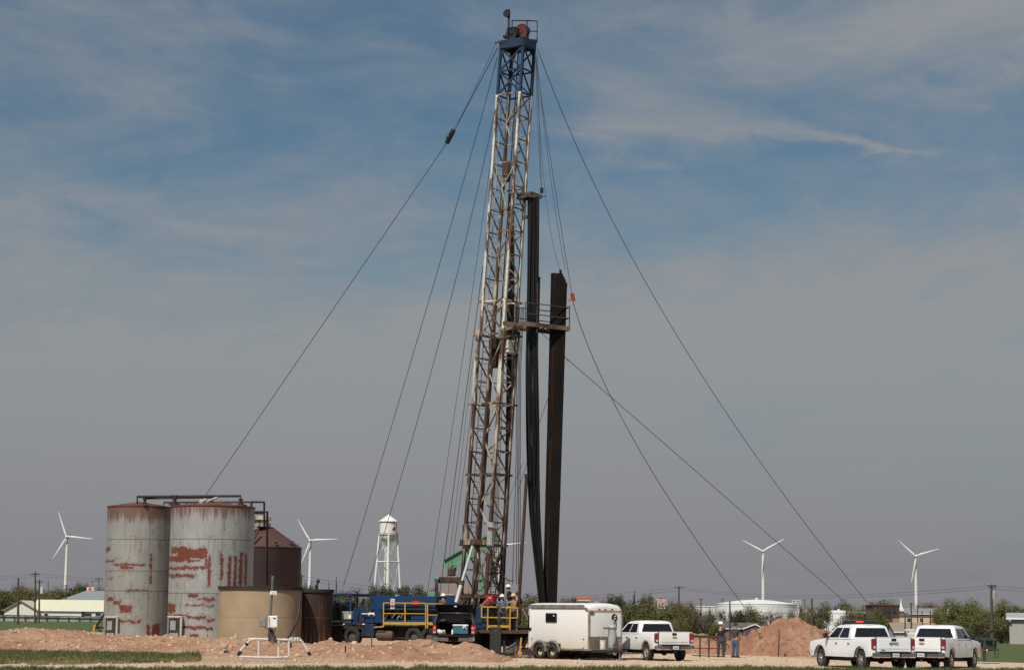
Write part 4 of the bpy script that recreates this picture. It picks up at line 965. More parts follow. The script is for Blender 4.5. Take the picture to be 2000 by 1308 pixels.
rusttank=low_mat('rust_streaked',(.038,.017,.011),(.27,.115,.055),.54,.70,(3.0,3.1))
rimm=M('black_rim',(.022,.016,.013),.75)
tk4,c4_,r4,zt4=tank(508,108.4,80,1147,tanm,'low tan tank with a dark rim in front of the maroon tank',.06,roofm=rimm)
tk5,c5,r5,zt5=tank(606,110.6,43,1152,rusttank,'low brown tank streaked with rust between the tan tank and the blue rig truck',.06,roofm=rimm)
for r_,c,zt,par in((r4,c4_,zt4,tk4),(r5,c5,zt5,tk5)):
    b=MB(); b.lathe([(r_,zt-.12),(r_+.07,zt-.12),(r_+.07,zt+.05),(r_,zt+.05)],64,c,caps=False); b.build('rim',rimm,par)
b=MB(); b.path([P(618,1152,110),P(618,1142,110)],.09,8); b.path([P(619,1142,110),P(620.5,1136,110),P(622,1132,110)],.05,6); b.ball(P(621.5,1134,110),.1); b.build('vent_pipe',black,tk5)
b=MB(); b.path([P(586,1157,106.6),P(586,1175,106.2),P(584,1195,106.0),P(577,1220,105.6),P(566,1241,103.5),P(561,1247,101.5)],.055,8); b.build('outlet_hose',black,tk4)
# doors at the tank feet, ladders, pipes
for tk,x0,x1,y0,d in((tk1,207,226,1211,114.2),(tk2,330,351,1211,111.3)):
    b=MB(); pw=P((x0+x1)/2,1226,d); w=(x1-x0)/F*d; b.box(pw,(w,.3,1.1),bev=.02); dr=b.build('valve_box',M('valve_box_dark',(.05,.035,.03),.8,col2=(.02,.016,.015)),tk)
    b=MB(); b.box(pw+Vector((w*.62,.05,.02)),(w*.2,.35,1.25),bev=.02); b.box(pw+Vector((0,.05,.6)),(w*1.3,.35,.1),bev=.02); b.build('door_frame',worn('frame_pale',(.50,.47,.38),(.16,.08,.05),.55,.7,2.5),dr)
    b=MB(); b.box(pw+Vector((-w*.1,-.16,.15)),(w*.5,.02,.5)); b.box(pw+Vector((0,-.16,-.38)),(w*.8,.02,.25)); b.build('panel',steelg,dr)
b=MB(); d=114.5
pts=lambda L_: [P(x,y,dd) for x,y,dd in L_]
b.path(pts([(268,985,115),(268,969.5,115),(470,968,113),(470,990,113)]),.07,8); b.path(pts([(283,985,115),(283,970,115)]),.075,8); b.path(pts([(341,986,114),(341,968,114)]),.08,8); b.path(pts([(284,973,115),(420,971,114)]),.05,8)
for x,y in((283,978),(341,979),(470,979),(414,978)): b.lathe([(0,-.16),(.13,-.16),(.13,-.08),(.08,-.06),(.08,.06),(.13,.08),(.13,.16),(0,.16)],10,P(x,y,114.2 if x<400 else 113))
b.lathe([(0,0),(.34,0),(.34,.08),(.15,.12),(.15,.2),(0,.2)],14,P(341,986.5,114)); b.lathe([(0,0),(.34,0),(.34,.08),(.15,.12),(.15,.2),(0,.2)],14,P(470,988,113))
for x in(334,337,345,348): b.path(pts([(341,969,114),(x,966.5,114)]),.03,5)
tag(b.build('vent_pipe',brownpipe),'rusty vent pipe run over the roofs of the two silver tanks','pipe')
b=MB(); b.path(pts([(320,986,116),(320,980.5,116),(492,980,115.5),(516,980,118),(516,1028,119)]),.055,8); b.path(pts([(364,984,115.5),(364,980,115.5)]),.05,6); b.path(pts([(491,1005,114),(491,978,114)]),.07,8); b.path(pts([(493,999,114.5),(522,999,116),(522,1140,118)]),.06,8); b.path(pts([(493,1002,114.5),(516,1002,118)]),.05,8)
for x in(380,395,430,440,448,452): b.path(pts([(x,986,114.5),(x-3,981,115.3)]),.03,5)
tag(b.build('overflow_pipe',brownpipe),'rusty overflow pipe leading from the silver tanks to the maroon tank','pipe')
b=MB(); b.path(pts([(404,979,112.6),(424,971,112.6)]),.06,8); b.ball(P(394,980,112.6),.16); b.ball(P(400,977,112.6),.13); b.lathe([(0,0),(.4,0),(.4,.06),(0,.1)],14,P(395,985,112.6)); b.beam(P(395,984,112.6),P(405,978,112.6),.12); tag(b.build('hatch',steelg),'grey thief hatch lever on the roof of the wide silver tank','hatch')
b=MB(); b.beam(P(202,1200,114.5),P(186,1226,112.5),.10); b.beam(P(188,1224,112.4),P(202,1225,113),.07); b.beam(P(189,1224,112.5),P(198,1234,112.5),.07); tag(b.build('pipe_brace',black),'black diagonal pipe brace at the foot of the leftmost silver tank','pipe')
b=MB(); p=P(182,1234,110.8); b.beam(p,P(185.5,1219,110.8),.10); tag(b.build('marker_post',yellow),'short yellow marker post left of the silver tanks','post')
# ------------------------------------------------------------ flow line skid in front
galv=M('galvanised_white',(.55,.54,.50),.5,col2=(.33,.30,.26),scale=3,lo=.52,hi=.72)
D=98.6; sk=G(530,1285); D=sk.y
skid=thing('flow_line',sk,'white painted flow line loop with four legs on the bare dirt before the tan tank','pipeline')
q=lambda x,y,o=0:P(x,y,D+o)
b=MB(); b.path([q(463,1279),q(474,1265),q(487,1250.5),q(492,1247.5),q(500,1247)],.065,10); b.path([q(484,1246.8),q(524,1247.4),q(560,1248.4),q(588,1249.5)],.055,10); b.path([q(588,1249),q(597,1263),q(605,1278)],.05,10); b.build('pipe',galv,skid)
b=MB()
for x,y0,y1 in((505,1250,1282),(544,1250,1281),(564,1249,1280)): b.beam(q(x,y0),q(x-.3,y1),.075)
b.build('support_leg',galv,skid)
b=MB(); b.path([q(462,1281),q(500,1282.5),q(540,1283),q(562,1282)],.045,8); b.build('ground_pipe',galv,skid)
b=MB()
for x,y in((482,1257),(469,1273),(603,1275)): b.path([q(x-1.5,y+2),q(x+1.5,y-2)],.09,10)
b.path([q(464,1278.5),q(468,1274)],.08,10); b.path([q(602,1272),q(606,1279)],.075,10); b.build('coupling',black,skid)
b=MB()
for x in(569,573,579,584): b.lathe([(.045,-.04),(.13,-.04),(.13,.04),(.045,.04)],14,q(x,1248.8),Matrix.Rotation(PI/2,3,'Y')@Matrix.Rotation(.6,3,'X'),caps=False)
b.build('flange',galv,skid)
b=MB()
for s_ in range(7):
    x=rnd.uniform(526,542); y=rnd.uniform(1228,1252); b.path([q(x,y,-.1),q(x+rnd.uniform(-5,5),y+rnd.uniform(2,7),-.15),q(x+rnd.uniform(-3,5),y+rnd.uniform(5,12),-.1)],.018,5)
for x,y in((526,1238),(531,1231),(536,1243),(527,1245),(538,1250),(533,1237)): b.box(q(x,y,-.05),(.14,.14,.16),bev=.02)
b.build('valve_manifold',M('valve_dark',(.035,.033,.032),.6),skid)
mp=thing('meter_post',q(525,1247),'grey meter post with a white recorder box, grey box and small solar panels','meter station')
b=MB(); b.path([q(526,1252),q(528,1200),q(531.5,1150),q(532.8,1126)],[.07,.065,.055,.05],10); b.path([q(532.6,1133),q(532.9,1124)],.07,10); b.build('pole',M('post_grey',(.10,.115,.115),.6),mp)
b=MB(); b.box(q(533.5,1213.3,-.22),(.42,.26,.54),bev=.03); wbx=b.build('recorder_box',white_p,mp)
b=MB(); b.box(q(536,1206.5,-.36),(.12,.01,.05)); b.path([q(526.5,1205,-.37),q(526.5,1222,-.37)],.012,5); b.build('latch',black,wbx)
b=MB(); b.box(q(513.5,1214,-.1),(.30,.2,.42),bev=.03); b.build('battery_box',M('box_grey',(.20,.19,.17),.6),mp)
b=MB(); b.box(q(534,1157.5,-.15),(.29,.03,.19),Matrix.Rotation(-.5,3,'X')); sp_=b.build('solar_panel',white_p,mp); b=MB(); b.box(q(534,1157.5,-.17),(.24,.02,.15),Matrix.Rotation(-.5,3,'X')); b.build('cells',M('solar_cells',(.09,.07,.06),.3),sp_)
b=MB(); b.beam(q(535,1177,-.1),q(542,1187,-.1),.18,.03); b.beam(q(529,1192),q(540,1183),.02); b.build('solar_panel',M('solar_back',(.22,.22,.22),.4),mp)
b=MB(); b.path([q(516,1222,-.1),q(520,1227,-.12),q(527,1229,-.1),q(524,1240),q(527,1246)],.018,5); b.path([q(538,1224,-.1),q(537,1232),q(531,1235),q(533,1244)],.018,5); b.build('cable',black,mp)
wv=G(439,1279); b=MB(); q=lambda x,y,o=0:P(x,y,wv.y+o)
b.path([q(428,1277),q(433,1274),q(441,1275),q(448,1277)],.06,10); b.path([q(440,1276),q(440.5,1262)],.05,10); b.lathe([(.03,-.02),(.12,-.02),(.12,.02),(.03,.02)],12,q(441,1262),caps=False); b.box(q(440,1270),(.22,.18,.14),bev=.03); b.box(q(447,1276),(.12,.12,.22)); b.box(q(428,1278),(.14,.12,.14))
tag(b.build('valve',worn('valve_cream',(.48,.43,.34),(.09,.05,.03),.45,.6,4)),'small cream pipe valve on the dirt left of the flow line','valve')
gb=MB(); gp=P(460,1249,104.3); gb.lathe([(0,0),(.13,0),(.12,.12),(.05,.28),(.02,.34),(0,.36)],8,gp); gb.box(gp+Vector((-.15,-.1,.0)),(.32,.2,.2),bev=.05); tag(gb.build('rock',M('pale_rock',(.40,.32,.24),.9)),'small pale upright rock on the berm at the foot of the tan tank','rock')
# stakes on the berm
def stake(x,y0,y1,d,label,m,w=.06,plate=None,cat='post',name='stake'):
    b=MB(); b.beam(P(x+.5,y1,d),P(x,y0,d),w); o=b.build(name,m)
    tag(o,label,cat)
    if plate:
        b=MB(); b.box(P(x,y0+1.5,d-.05),(plate,.02,.14)); b.box(P(x,y0+3.5,d-.05),(plate*.7,.02,.07),mi=1); b.build('plate',[white_p,red_p],o)
stake(674.5,1260,1273,97.5,'short black stake on the right berm below the blue truck',black,.07)
stake(725.5,1197,1263,98.5,'thin rusty sign post with a small white plate before the blue housing',brownpipe,.05,.28,'sign post','sign_post')
# ------------------------------------------------------------ terrain
PTS=[(-1600,1234,112),(-60,1233,111.5),(0,1232,111),(60,1228.5,111),(110,1231,111),(150,1230,110.5),(200,1238,110),(260,1240,109),(330,1243,108),(400,1247,106.5),(440,1250,105),(500,1254,104),(560,1257,103.2),(610,1256,102.5),(645,1250,102),(680,1253,100.5),(720,1258,98.8),(765,1254,97.5),(830,1250.5,97),(860,1256,96.8),(885,1259,96.5),(905,1256,96.2),(930,1259,96),(950,1268,95.6),(968,1277,95.2),(990,1289,95)]
CR=[]
for px,py,d in PTS:
    p=P(px,py,d); CR.append((p.x,d,max(p.z,-.05)))
def crest(x):
    if x<=CR[0][0]: return CR[0]
    for a_,b_ in zip(CR,CR[1:]):
        if x<=b_[0]:
            f=(x-a_[0])/(b_[0]-a_[0]); f=f*f*(3-2*f)*.5+f*.5; return (x,a_[1]+(b_[1]-a_[1])*f,a_[2]+(b_[2]-a_[2])*f)
    return (x,CR[-1][1],-.2)
def berm_h(x,y):
    c=crest(x); left=sst(-8,-20,x)
    front=3.3+left*3.2; back=2.6+left*1.0
    plate=.27*sst(-12.5,-10.5,x)*sst(1.0,-1.6,x)
    n_=noise.noise(Vector((x*.55,y*.55,0)))*.22+noise.noise(Vector((x*1.7,y*1.7,3)))*.15+noise.noise(Vector((x*4.5,y*4.5,7)))*.10+abs(noise.noise(Vector((x*9,y*9,5))))*.07
    dy=y-c[1]
    if dy<0: s_=max(0,1+dy/front); k=s_*s_*(3-2*s_)*.55+s_*.45; h_=c[2]*k
    else:
        s_=max(0,1-dy/back); k=s_*s_*(3-2*s_); h_=c[2]*k
        h_=max(h_,plate*sst(112,108.5,y))
    kk=max(0,min(1,h_/.35))
    return h_+n_*kk*(.9 if dy<0 else .5)*(.25 if dy>back*.6 else 1)-.06*(1-kk)
def dirt_mat(name,ca,cb,cc,sc=1.0,st=(1,1,1)):
    m,t,b=newmat(name); o=t.new('ShaderNodeTexCoord').outputs['Object']
    o=t.map(o,st); n1=t.noise(o,.35*sc,6,.62); n2=t.noise(o,2.6*sc,8,.7); n3=t.noise(o,11*sc,6,.7)
    c=t.mix(t.step(n1,.36,.64),ca,cb); c=t.mix(t.math('MULTIPLY',t.step(n2,.50,.66),.9),c,cc); c=t.mix(t.math('MULTIPLY',t.step(n3,.60,.70),.7),c,(.58,.47,.38)); c=t.mix(t.math('MULTIPLY',t.step(n3,.40,.30),.65),c,tuple(x*.45 for x in ca))
    t.put(b.inputs['Base Color'],c); b.inputs['Roughness'].default_value=.95; b.inputs['Specular IOR Level'].default_value=.1
    bn=t.new('ShaderNodeBump'); bn.inputs['Strength'].default_value=1.0; bn.inputs['Distance'].default_value=.16; t.put(bn.inputs['Height'],t.math('ADD',n2,t.math('MULTIPLY',n3,.6))); t.l.new(bn.outputs[0],b.inputs['Normal']); MATS[name]=m; return m
bermm=dirt_mat('berm_dirt',(.36,.20,.128),(.45,.28,.185),(.22,.11,.068)); pilem=dirt_mat('pile_dirt',(.35,.175,.112),(.44,.26,.175),(.20,.09,.056),1.3)
roadm=dirt_mat('caliche_road',(.60,.45,.325),(.64,.49,.36),(.50,.355,.245),.8,(.22,1,1)); lotm=dirt_mat('lot_dirt',(.47,.31,.215),(.53,.37,.26),(.38,.23,.155),.7)
def grid(name,m,x0,x1,y0,y1,st,fn,label=None,cat=None,kind='structure',sty=None):
    sty=sty or st; nx=int((x1-x0)/st)+1; ny=int((y1-y0)/sty)+1; b=MB()
    b.v=[Vector((x0+i*st,y0+j*sty,fn(x0+i*st,y0+j*sty))) for j in range(ny) for i in range(nx)]
    for j in range(ny-1):
        for i in range(nx-1): b.f.append((j*nx+i,j*nx+i+1,(j+1)*nx+i+1,(j+1)*nx+i)); b.mi.append(0)
    o=b.build(name,m,smooth=180); return tag(o,label,cat,kind=kind)
grid('dirt_berm',bermm,-36,0.6,90,118,.16,berm_h)
def pile_fn(c,rx,ry,h,seed,lobes):
    def f(x,y):
        v_=0
        for lx,ly,lr,lh in [(0,0,1,h)]+lobes:
            dx=(x-c.x-lx)/(rx*lr); dy=(y-c.y-ly)/(ry*lr); q_=math.sqrt(dx*dx+dy*dy); v_=max(v_,lh*max(0,1-min(1,q_)**1.7))
        n_=noise.noise(Vector((x*1.1+seed,y*1.1,0)))*.26+noise.noise(Vector((x*3+seed,y*3,1)))*.20+abs(noise.noise(Vector((x*7,y*7,seed))))*.20
        k=min(1,v_/.4); return v_+n_*k-.08*(1-k)
    return f
pc=G(1545,1281); pc.y+=3.6; pc.x=P(1545,1200,pc.y).x
grid('dirt_pile',pilem,pc.x-5.4,pc.x+4.6,pc.y-4,pc.y+4,.11,pile_fn(pc,3.6,3.2,1.95,3,[(-2.6,.5,.6,.95),(1.7,.3,.62,1.35),(-3.6,.8,.5,.7)]),'large heap of reddish dirt left of the parked white trucks','dirt pile',None)
pc2=G(1372,1277); pc2.y+=2.4
grid('dirt_pile',pilem,pc2.x-2.9,pc2.x+1.8,pc2.y-3,pc2.y+3,.11,pile_fn(pc2,1.55,2.0,1.0,9,[(-1.0,0,.6,.8)]),'smaller heap of reddish dirt behind the brown pipe gate','dirt pile',None)
# ground sheet to the horizon
m,t,bs=newmat('field'); o=t.new('ShaderNodeTexCoord').outputs['Object']; X=t.sep(o)
n1=t.noise(t.map(o,(.02,.008,1)),1,6,.6); n2=t.noise(t.map(o,(.6,.25,1)),1,6,.65); n3=t.noise(o,6,4,.6)
c=t.mix(n2,(.070,.092,.034),(.110,.128,.055)); c=t.mix(t.math('MULTIPLY',t.step(n1,.55,.7),.5),c,(.10,.10,.045)); c=t.mix(t.math('MULTIPLY',n3,.3),c,(.03,.05,.015))
far=t.mix(t.step(t.noise(t.map(o,(.01,.01,1)),1,4,.6),.4,.6),(.075,.078,.04),(.12,.10,.065))
c=t.mix(t.step(t.math('ADD',X[1],t.math('MULTIPLY',n1,120)),440,500),c,far); t.put(bs.inputs['Base Color'],c); bs.inputs['Roughness'].default_value=.95; bs.inputs['Specular IOR Level'].default_value=.1
b=MB(); ds=[2,20,40,60,80,100,120]+[130+i*15 for i in range(32)]+[640,800,1100,1600,2600,4500,9000,18000,40000]; ks=[-1.5,-.9,-.6,-.4]+[-.3+i*.02 for i in range(31)]+[.4,.6,.9,1.5]
for d in ds:
    for k in ks: b.v.append(Vector((k*d,d,zg(k*d,d)-.03)))
nk=len(ks)
for i in range(len(ds)-1):
    for j in range(nk-1): b.f.append((i*nk+j,i*nk+j+1,(i+1)*nk+j+1,(i+1)*nk+j)); b.mi.append(0)
tag(b.build('ground',m,smooth=180,loc=(0,0,0)),kind='structure')
def sheet(name,m,pix,z):
    b=MB(); b.v=[G(x,y,0)+Vector((0,0,z)) for x,y in pix]; b.f=[tuple(range(len(pix)))]; b.mi=[0]; return tag(b.build(name,m,smooth=0),kind='structure')
sheet('dirt_lot',lotm,[(-500,1265),(-500,1282),(0,1297),(420,1299),(1000,1301),(1500,1301),(1680,1302),(1680,1272),(1500,1266),(1440,1262),(1000,1255),(600,1240),(-500,1222)],-.022)
def G2(x,y): return G(x,y)
sheet('road',roadm,[(-600,1296),(-600,1304),(300,1303.5),(1000,1304),(1500,1303.5),(1600,1309),(2100,1312),(2500,1314),(2500,1296),(2000,1293),(1920,1291),(1640,1287),(1560,1284),(1440,1277),(1250,1274),(1040,1270),(1000,1281),(960,1289),(700,1293.5),(400,1294.5),(0,1294)],-.014)
grassm,tt,bb_=newmat('grass_blade'); oo=tt.new('ShaderNodeTexCoord').outputs['Object']; gn=tt.noise(oo,.8,4,.6); gn2=tt.noise(oo,14,2,.5)
tt.put(bb_.inputs['Base Color'],tt.mix(tt.step(gn,.35,.7),tt.mix(gn2,(.050,.080,.016),(.088,.122,.028)),tt.mix(gn2,(.06,.080,.022),(.13,.12,.05)))); bb_.inputs['Roughness'].default_value=.8
def grass(name,label,pts_fn,n,h0,h1,m=grassm):
    b=MB(); r_=random.Random(n)
    for i in range(n):
        p=pts_fn(r_)
        if p is None: continue
        x,y=p; h_=r_.uniform(h0,h1)*(.55+1.1*max(0,.5+noise.noise(Vector((x*1.7,y*1.2,2))))); a=r_.uniform(0,6.28); w=.016; dx,dy=cos(a)*w,sin(a)*w; lx,ly=r_.gauss(0,.35)*h_,r_.gauss(0,.35)*h_; z=-.03
        b.add([(x-dx,y-dy,z),(x+dx,y+dy,z),(x+lx*.4+dx*.7,y+ly*.4+dy*.7,z+h_*.6),(x+lx,y+ly,z+h_),(x+lx*.4-dx*.7,y+ly*.4-dy*.7,z+h_*.6)],[(0,1,2,3,4)])
    o=b.build(name,m,smooth=0); return tag(o,label,'grass',kind='stuff')
def fg(r_):
    x=r_.uniform(-24,26); edge=proj_edge(x); y=edge-abs(r_.gauss(0,1))*3.2-.1
    return (x,y) if y>68 else None
EDGE=[(G(x,y).x,G(x,y).y) for x,y in((-400,1307),(0,1307.2),(300,1307),(700,1306.5),(1000,1306.5),(1500,1305.5),(1620,1308),(1800,1309),(2050,1308),(2300,1308))]
def proj_edge(x):
    for a_,b_ in zip(EDGE,EDGE[1:]):
        if x<=b_[0]: return a_[1]+(b_[1]-a_[1])*(x-a_[0])/(b_[0]-a_[0])+noise.noise(Vector((x*.8,0,0)))*.6
    return EDGE[-1][1]
grass('foreground_grass','strip of green grass along the near edge of the road',fg,46000,.06,.19)
def vg(r_):
    px=r_.uniform(-60,392); f=px/392; y0=1271+8*max(0,f); y1=1296-6*max(0,f)**2
    if f>.75 and r_.random()<(f-.75)*3.2: return None
    q_=r_.random(); p=G(px,y0+(y1-y0)*q_)
    if q_>.6 and r_.random()<(q_-.6)*1.6: return None
    return (p.x+r_.uniform(-.1,.1),p.y+r_.uniform(-.4,.4)) if noise.noise(Vector((p.x*.6,p.y*.3,4)))>-.42 else None
vergem=M('verge_turf',(.060,.080,.026),.95,col2=(.36,.255,.155),scale=1.3,lo=.40,hi=.58,stretch=(.5,1,1))
sheet('verge',vergem,[(-400,1270),(0,1271),(200,1275),(300,1280),(325,1284),(300,1288),(200,1291),(0,1294),(-400,1290)],-.006)
grass('verge_grass','green grass growing between the left berm and the road',vg,36000,.06,.19)
def vd(r_):
    px=r_.uniform(-60,385); f=max(0,px/385); y1=1296-6*f*f; q_=r_.random()**.6; p=G(px,1271+8*f+(y1-1271-8*f)*(.45+.58*q_))
    return (p.x,p.y+r_.uniform(-.5,.5)) if noise.noise(Vector((p.x*.5,p.y*.4,14)))>-.25 else None
dryg,tt,bb_=newmat('dry_grass'); oo=tt.new('ShaderNodeTexCoord').outputs['Object']; tt.put(bb_.inputs['Base Color'],tt.mix(tt.noise(oo,9,3,.5),(.15,.125,.05),(.30,.235,.12))); bb_.inputs['Roughness'].default_value=.85
grass('dry_grass','dry tan grass along the road side of the left grass patch',vd,20000,.05,.16,dryg)
def weeds(r_):
    px=r_.choice((362,372,384,1002))+r_.gauss(0,3); p=G(px,1283+r_.gauss(0,1)); return (p.x,p.y)
grass('weed','small dark weeds at the right end of the left grass patch',weeds,420,.10,.30)
# stones scattered over the lot
stm=M('loose_stone',(.50,.36,.26),.95,var=.3); b=MB(); r_=random.Random(5)
for i in range(1500):
    px=r_.uniform(-20,1640); py=r_.uniform(1272,1302); p=G(px,py); z=max(0,berm_h(p.x,p.y)) if p.x<.5 and p.y>90 else 0; s_=abs(r_.gauss(0,.035))+.012
    b.ball((p.x,p.y,z),(s_*r_.uniform(.8,1.6),s_,s_*.7),5,3)
for i in range(900):
    x=r_.uniform(-34,.3); c=crest(x); y=c[1]-r_.uniform(-.6,6); z=berm_h(x,y); s_=abs(r_.gauss(0,.05))+.015
    if z>.02: b.ball((x,y,z),(s_*r_.uniform(.8,1.5),s_,s_*.8),5,3)
for i in range(420):
    for cc,fn in((pc,None),):
        pass
tag(b.build('loose_stones',stm,smooth=0),'loose stones and clods scattered over the dirt and berm','stones',kind='stuff')
# ------------------------------------------------------------ vehicles
def at(px,d,z=0): v_=P(px,1200,d); v_.z=z; return v_
def rear_at(px,d,head,z=0,ln=2.95):
    p=at(px,d,z); return p+Vector((-sin(head),cos(head),0))*ln
make_pickup(rear_at(1746,87.6,R(19),-.06),R(19),white_car,'white crew cab pickup with black lettering on its tailgate, nearest of the parked trucks',mark='GMC')
make_pickup(rear_at(1799,88.8,R(-28),-.06),R(-28),white_car,'white crew cab pickup with a gold tailgate badge, rightmost of the parked trucks',wheel='alloy5')
make_pickup(rear_at(1318,99.4,R(21.5),-.02),R(21.5),dirtyw,'mud splashed white crew cab pickup with a dented side parked behind the white trailer',wheel='steel')
make_pickup(rear_at(1679,104.5,R(-8)),R(-8),blackcar,'black pickup with a closed camper shell and lit brake light behind the white trucks',topper=True,plate=False,badge=False,group='dark pickups on the site',sc=1.03)
dk_=make_pickup(rear_at(886.5,100.6,R(-1.0),.27),R(-1.0),darkcar,'dark pickup with open camper hatch and lit tail lamps before the rig truck',topper=True,open_bed=True,lit=True,group='dark pickups on the site',wheel='steel',plate=False)
# load in the open bed
lx=lambda x,y,d=100.5: P(x,y,d)
cl=thing('cooler',lx(899,1238),'big blue cooler with a white lid standing in the open pickup bed','cooler')
b=MB(); b.box(lx(899.5,1229),(.74,.40,.42),bev=.03); b.build('cooler_box',M('cooler_blue',(.03,.13,.20),.5),cl)
b=MB(); b.box(lx(899.5,1220.2),(.77,.44,.07),bev=.02); b.build('lid',white_p,cl)
b=MB(); b.box(lx(907,1224.5,100.27),(.16,.03,.14)); b.build('latch',white_p,cl); b=MB(); b.box(lx(907,1225,100.25),(.08,.02,.08)); b.build('latch',M('cooler_blue2',(.03,.11,.17),.5),cl)
b=MB(); b.ball(lx(860,1233.5,100.2),(.14,.12,.11),10,8); b.ball(lx(857,1231,100.25),(.09,.1,.08),8,6); tag(b.build('bag',M('bag_pale',(.55,.58,.60),.6)),'crumpled pale plastic bag beside the left tail lamp in the open pickup bed','bag')
b=MB(); b.box(lx(866.8,1233.5,100.25),(.15,.12,.21),bev=.03); b.box(lx(866.8,1234,100.18),(.08,.02,.09),mi=1); tag(b.build('bag',[M('bag_yellow',(.55,.50,.03),.5),M('bag_green',(.10,.22,.05),.5)]),'small yellow and green bag in the open pickup bed','bag')
b=MB(); b.lathe([(0,0),(.045,0),(.045,.16),(.02,.2),(.02,.24),(0,.24)],12,lx(883.5,1237.5,100.2)); tag(b.build('bottle',white_p),'white bottle standing left of the blue cooler in the pickup bed','bottle')
b=MB(); b.ball(lx(864,1210,101.6),(.18,.15,.08),12,6); tag(b.build('hat',white_p),'white hat lying inside the open camper shell of the dark pickup','hat')
b=MB(); b.box(lx(912,1210.5,101.5),(.34,.25,.10),bev=.04); b.box(lx(917,1211,101.4),(.2,.2,.08),bev=.03); tag(b.build('tool_bag',blue_d),'blue tool bag inside the open camper shell of the dark pickup','bag')
# ------------------------------------------------------------ trailer
TB=R(48); t1=Vector((cos(TB),-sin(TB),0)); t2=Vector((sin(TB),cos(TB),0)); TO=at(1150,99.3)   # t1 = towards tongue, t2 = across (away)
TRt=Matrix((t1,t2,ez)).transposed(); TL,TW=4.25,2.2
TT=lambda a,b,z: TO+t1*a+t2*b+ez*z
trl=thing('cargo_trailer',TT(-TL/2,TW/2,0),'white enclosed cargo trailer with twin axles and a propane bottle on its tongue','trailer')
dustw=dusty('trailer_white',(.76,.755,.73),(.56,.47,.33),.25,1.5,.42,.4,.1)
# cleaner top, dusty foot: noise driven
alum=M('aluminium',(.42,.40,.37),.4,.7,col2=(.30,.24,.18),scale=2)
dullal=M('dull_plate',(.22,.19,.16),.5,.4)
z0,zT=.46,2.52
b=MB()
sec=[(0.02,z0),(0,z0+.03),(0,2.44),(.02,2.54),(.10,2.63),(.5,2.69),(TW/2,2.71)]; sec=sec+[(TW-y,z) for y,z in sec[::-1][1:]]
def tsec(a,drop): return [TT(a,y,z0+(z-z0)*(1-drop) if z>2.3 else z) for y,z in sec]
b.loft([tsec(-TL,0),tsec(-.32,0),tsec(-.12,.012),tsec(-.03,.045),tsec(0,.09)]); b.build('body',dustw,trl)
b=MB()
b.path([TT(-TL,-.012,2.47),TT(-.3,-.012,2.47),TT(-.1,-.012,2.44),TT(.012,-.005,2.30),TT(.012,-.005,z0)],.05,8); b.path([TT(.012,0,2.34),TT(.012,TW,2.34)],.02,6); b.path([TT(.012,TW,z0),TT(.012,TW,2.3),TT(-.1,TW,2.44)],.05,8)
b.beam(TT(-TL,-.01,2.55),TT(-.3,-.01,2.55),.03,.13); b.beam(TT(-TL,-.012,z0+.02),TT(0,-.012,z0+.02),.03,.09); b.beam(TT(.015,0,z0+.02),TT(.015,TW,z0+.02),.03,.09)
b.build('corner_trim',alum,trl)
b=MB(); b.box(TT(.012,TW/2,z0+.36),(.02,TW-.12,.58),TRt); b.build('stone_guard',dullal,trl)
wz=1.98; wa=-2.62
b=MB(); b.box(TT(wa,-.02,wz),(.80,.06,.46),TRt,bev=.09); wf=b.build('window',black,trl)
b=MB(); b.box(TT(wa,-.04,wz),(.68,.05,.36),TRt,bev=.06); b.build('pane',glass,wf); b=MB(); b.box(TT(wa+.24,-.07,wz+.10),(.1,.01,.05),TRt); b.build('sticker',white_p,wf)
b=MB(); am=-2.9
for o in(-.48,.42):
    pts=[]
    for i in range(13):
        a_=PI-PI*i/12; pts.append(TT(am+o*1.02+cos(a_)*.50,-.08,.36+max(0,sin(a_))*.48))
    b.path(pts,.06,6)
b.box(TT(am-.03,-.05,.72),(.5,.10,.22),TRt,bev=.02); b.build('wheel_fender',dullal,trl)
b=MB(); b.box(TT(am,-.012,.56),(1.9,.04,.36),TRt); b.build('wheel_well',underm,trl)
def twheel(a,bb,side):
    rr=.355; rt=TRt@Matrix.Rotation(PI/2,3,'X'); b=MB(); b.lathe([(rr*.6,-.1),(rr*.8,-.12),(rr,-.08),(rr,.08),(rr*.8,.12),(rr*.6,.1)],24,TT(a,bb,rr),rt,caps=False); w=b.build('wheel',rubber,trl)
    b=MB(); fz=-side*.04
    b.lathe([(0,fz),(rr*.32,fz),(rr*.5,fz*.3),(rr*.58,fz*2.2),(rr*.66,fz*2.6),(rr*.6,0),(0,fz*.2)],20,TT(a,bb,rr),rt,mi=0,caps=False)
    for k_ in range(8):
        an=k_*PI/4; b.box(TT(a,bb,rr)+rt@Vector((cos(an)*rr*.44,sin(an)*rr*.44,fz*1.6)),(.05,.05,.02),rt,mi=1)
    b.box(TT(a,bb,rr)+rt@Vector((0,0,fz*1.5)),(.09,.09,.06),rt,mi=1); b.build('rim',[M('rim_cream',(.52,.43,.27),.5),underm],w)
for o in(-.46,.42):
    for bb,s_ in((-.0,-1),(TW-.1,1)): twheel(am+o,bb,-s_ if bb<1 else -1)
b=MB(); b.box(TT(-TL/2,TW/2,.40),(TL,1.6,.10),TRt); b.beam(TT(0,.25,.42),TT(1.25,TW/2,.42),.1,.12); b.beam(TT(0,TW-.25,.42),TT(1.25,TW/2,.42),.1,.12); b.box(TT(1.35,TW/2,.45),(.3,.1,.1),TRt)
for a_ in(am-.46,am+.42): b.beam(TT(a_,0,.35),TT(a_,TW,.35),.08)
b.build('chassis',underm,trl)
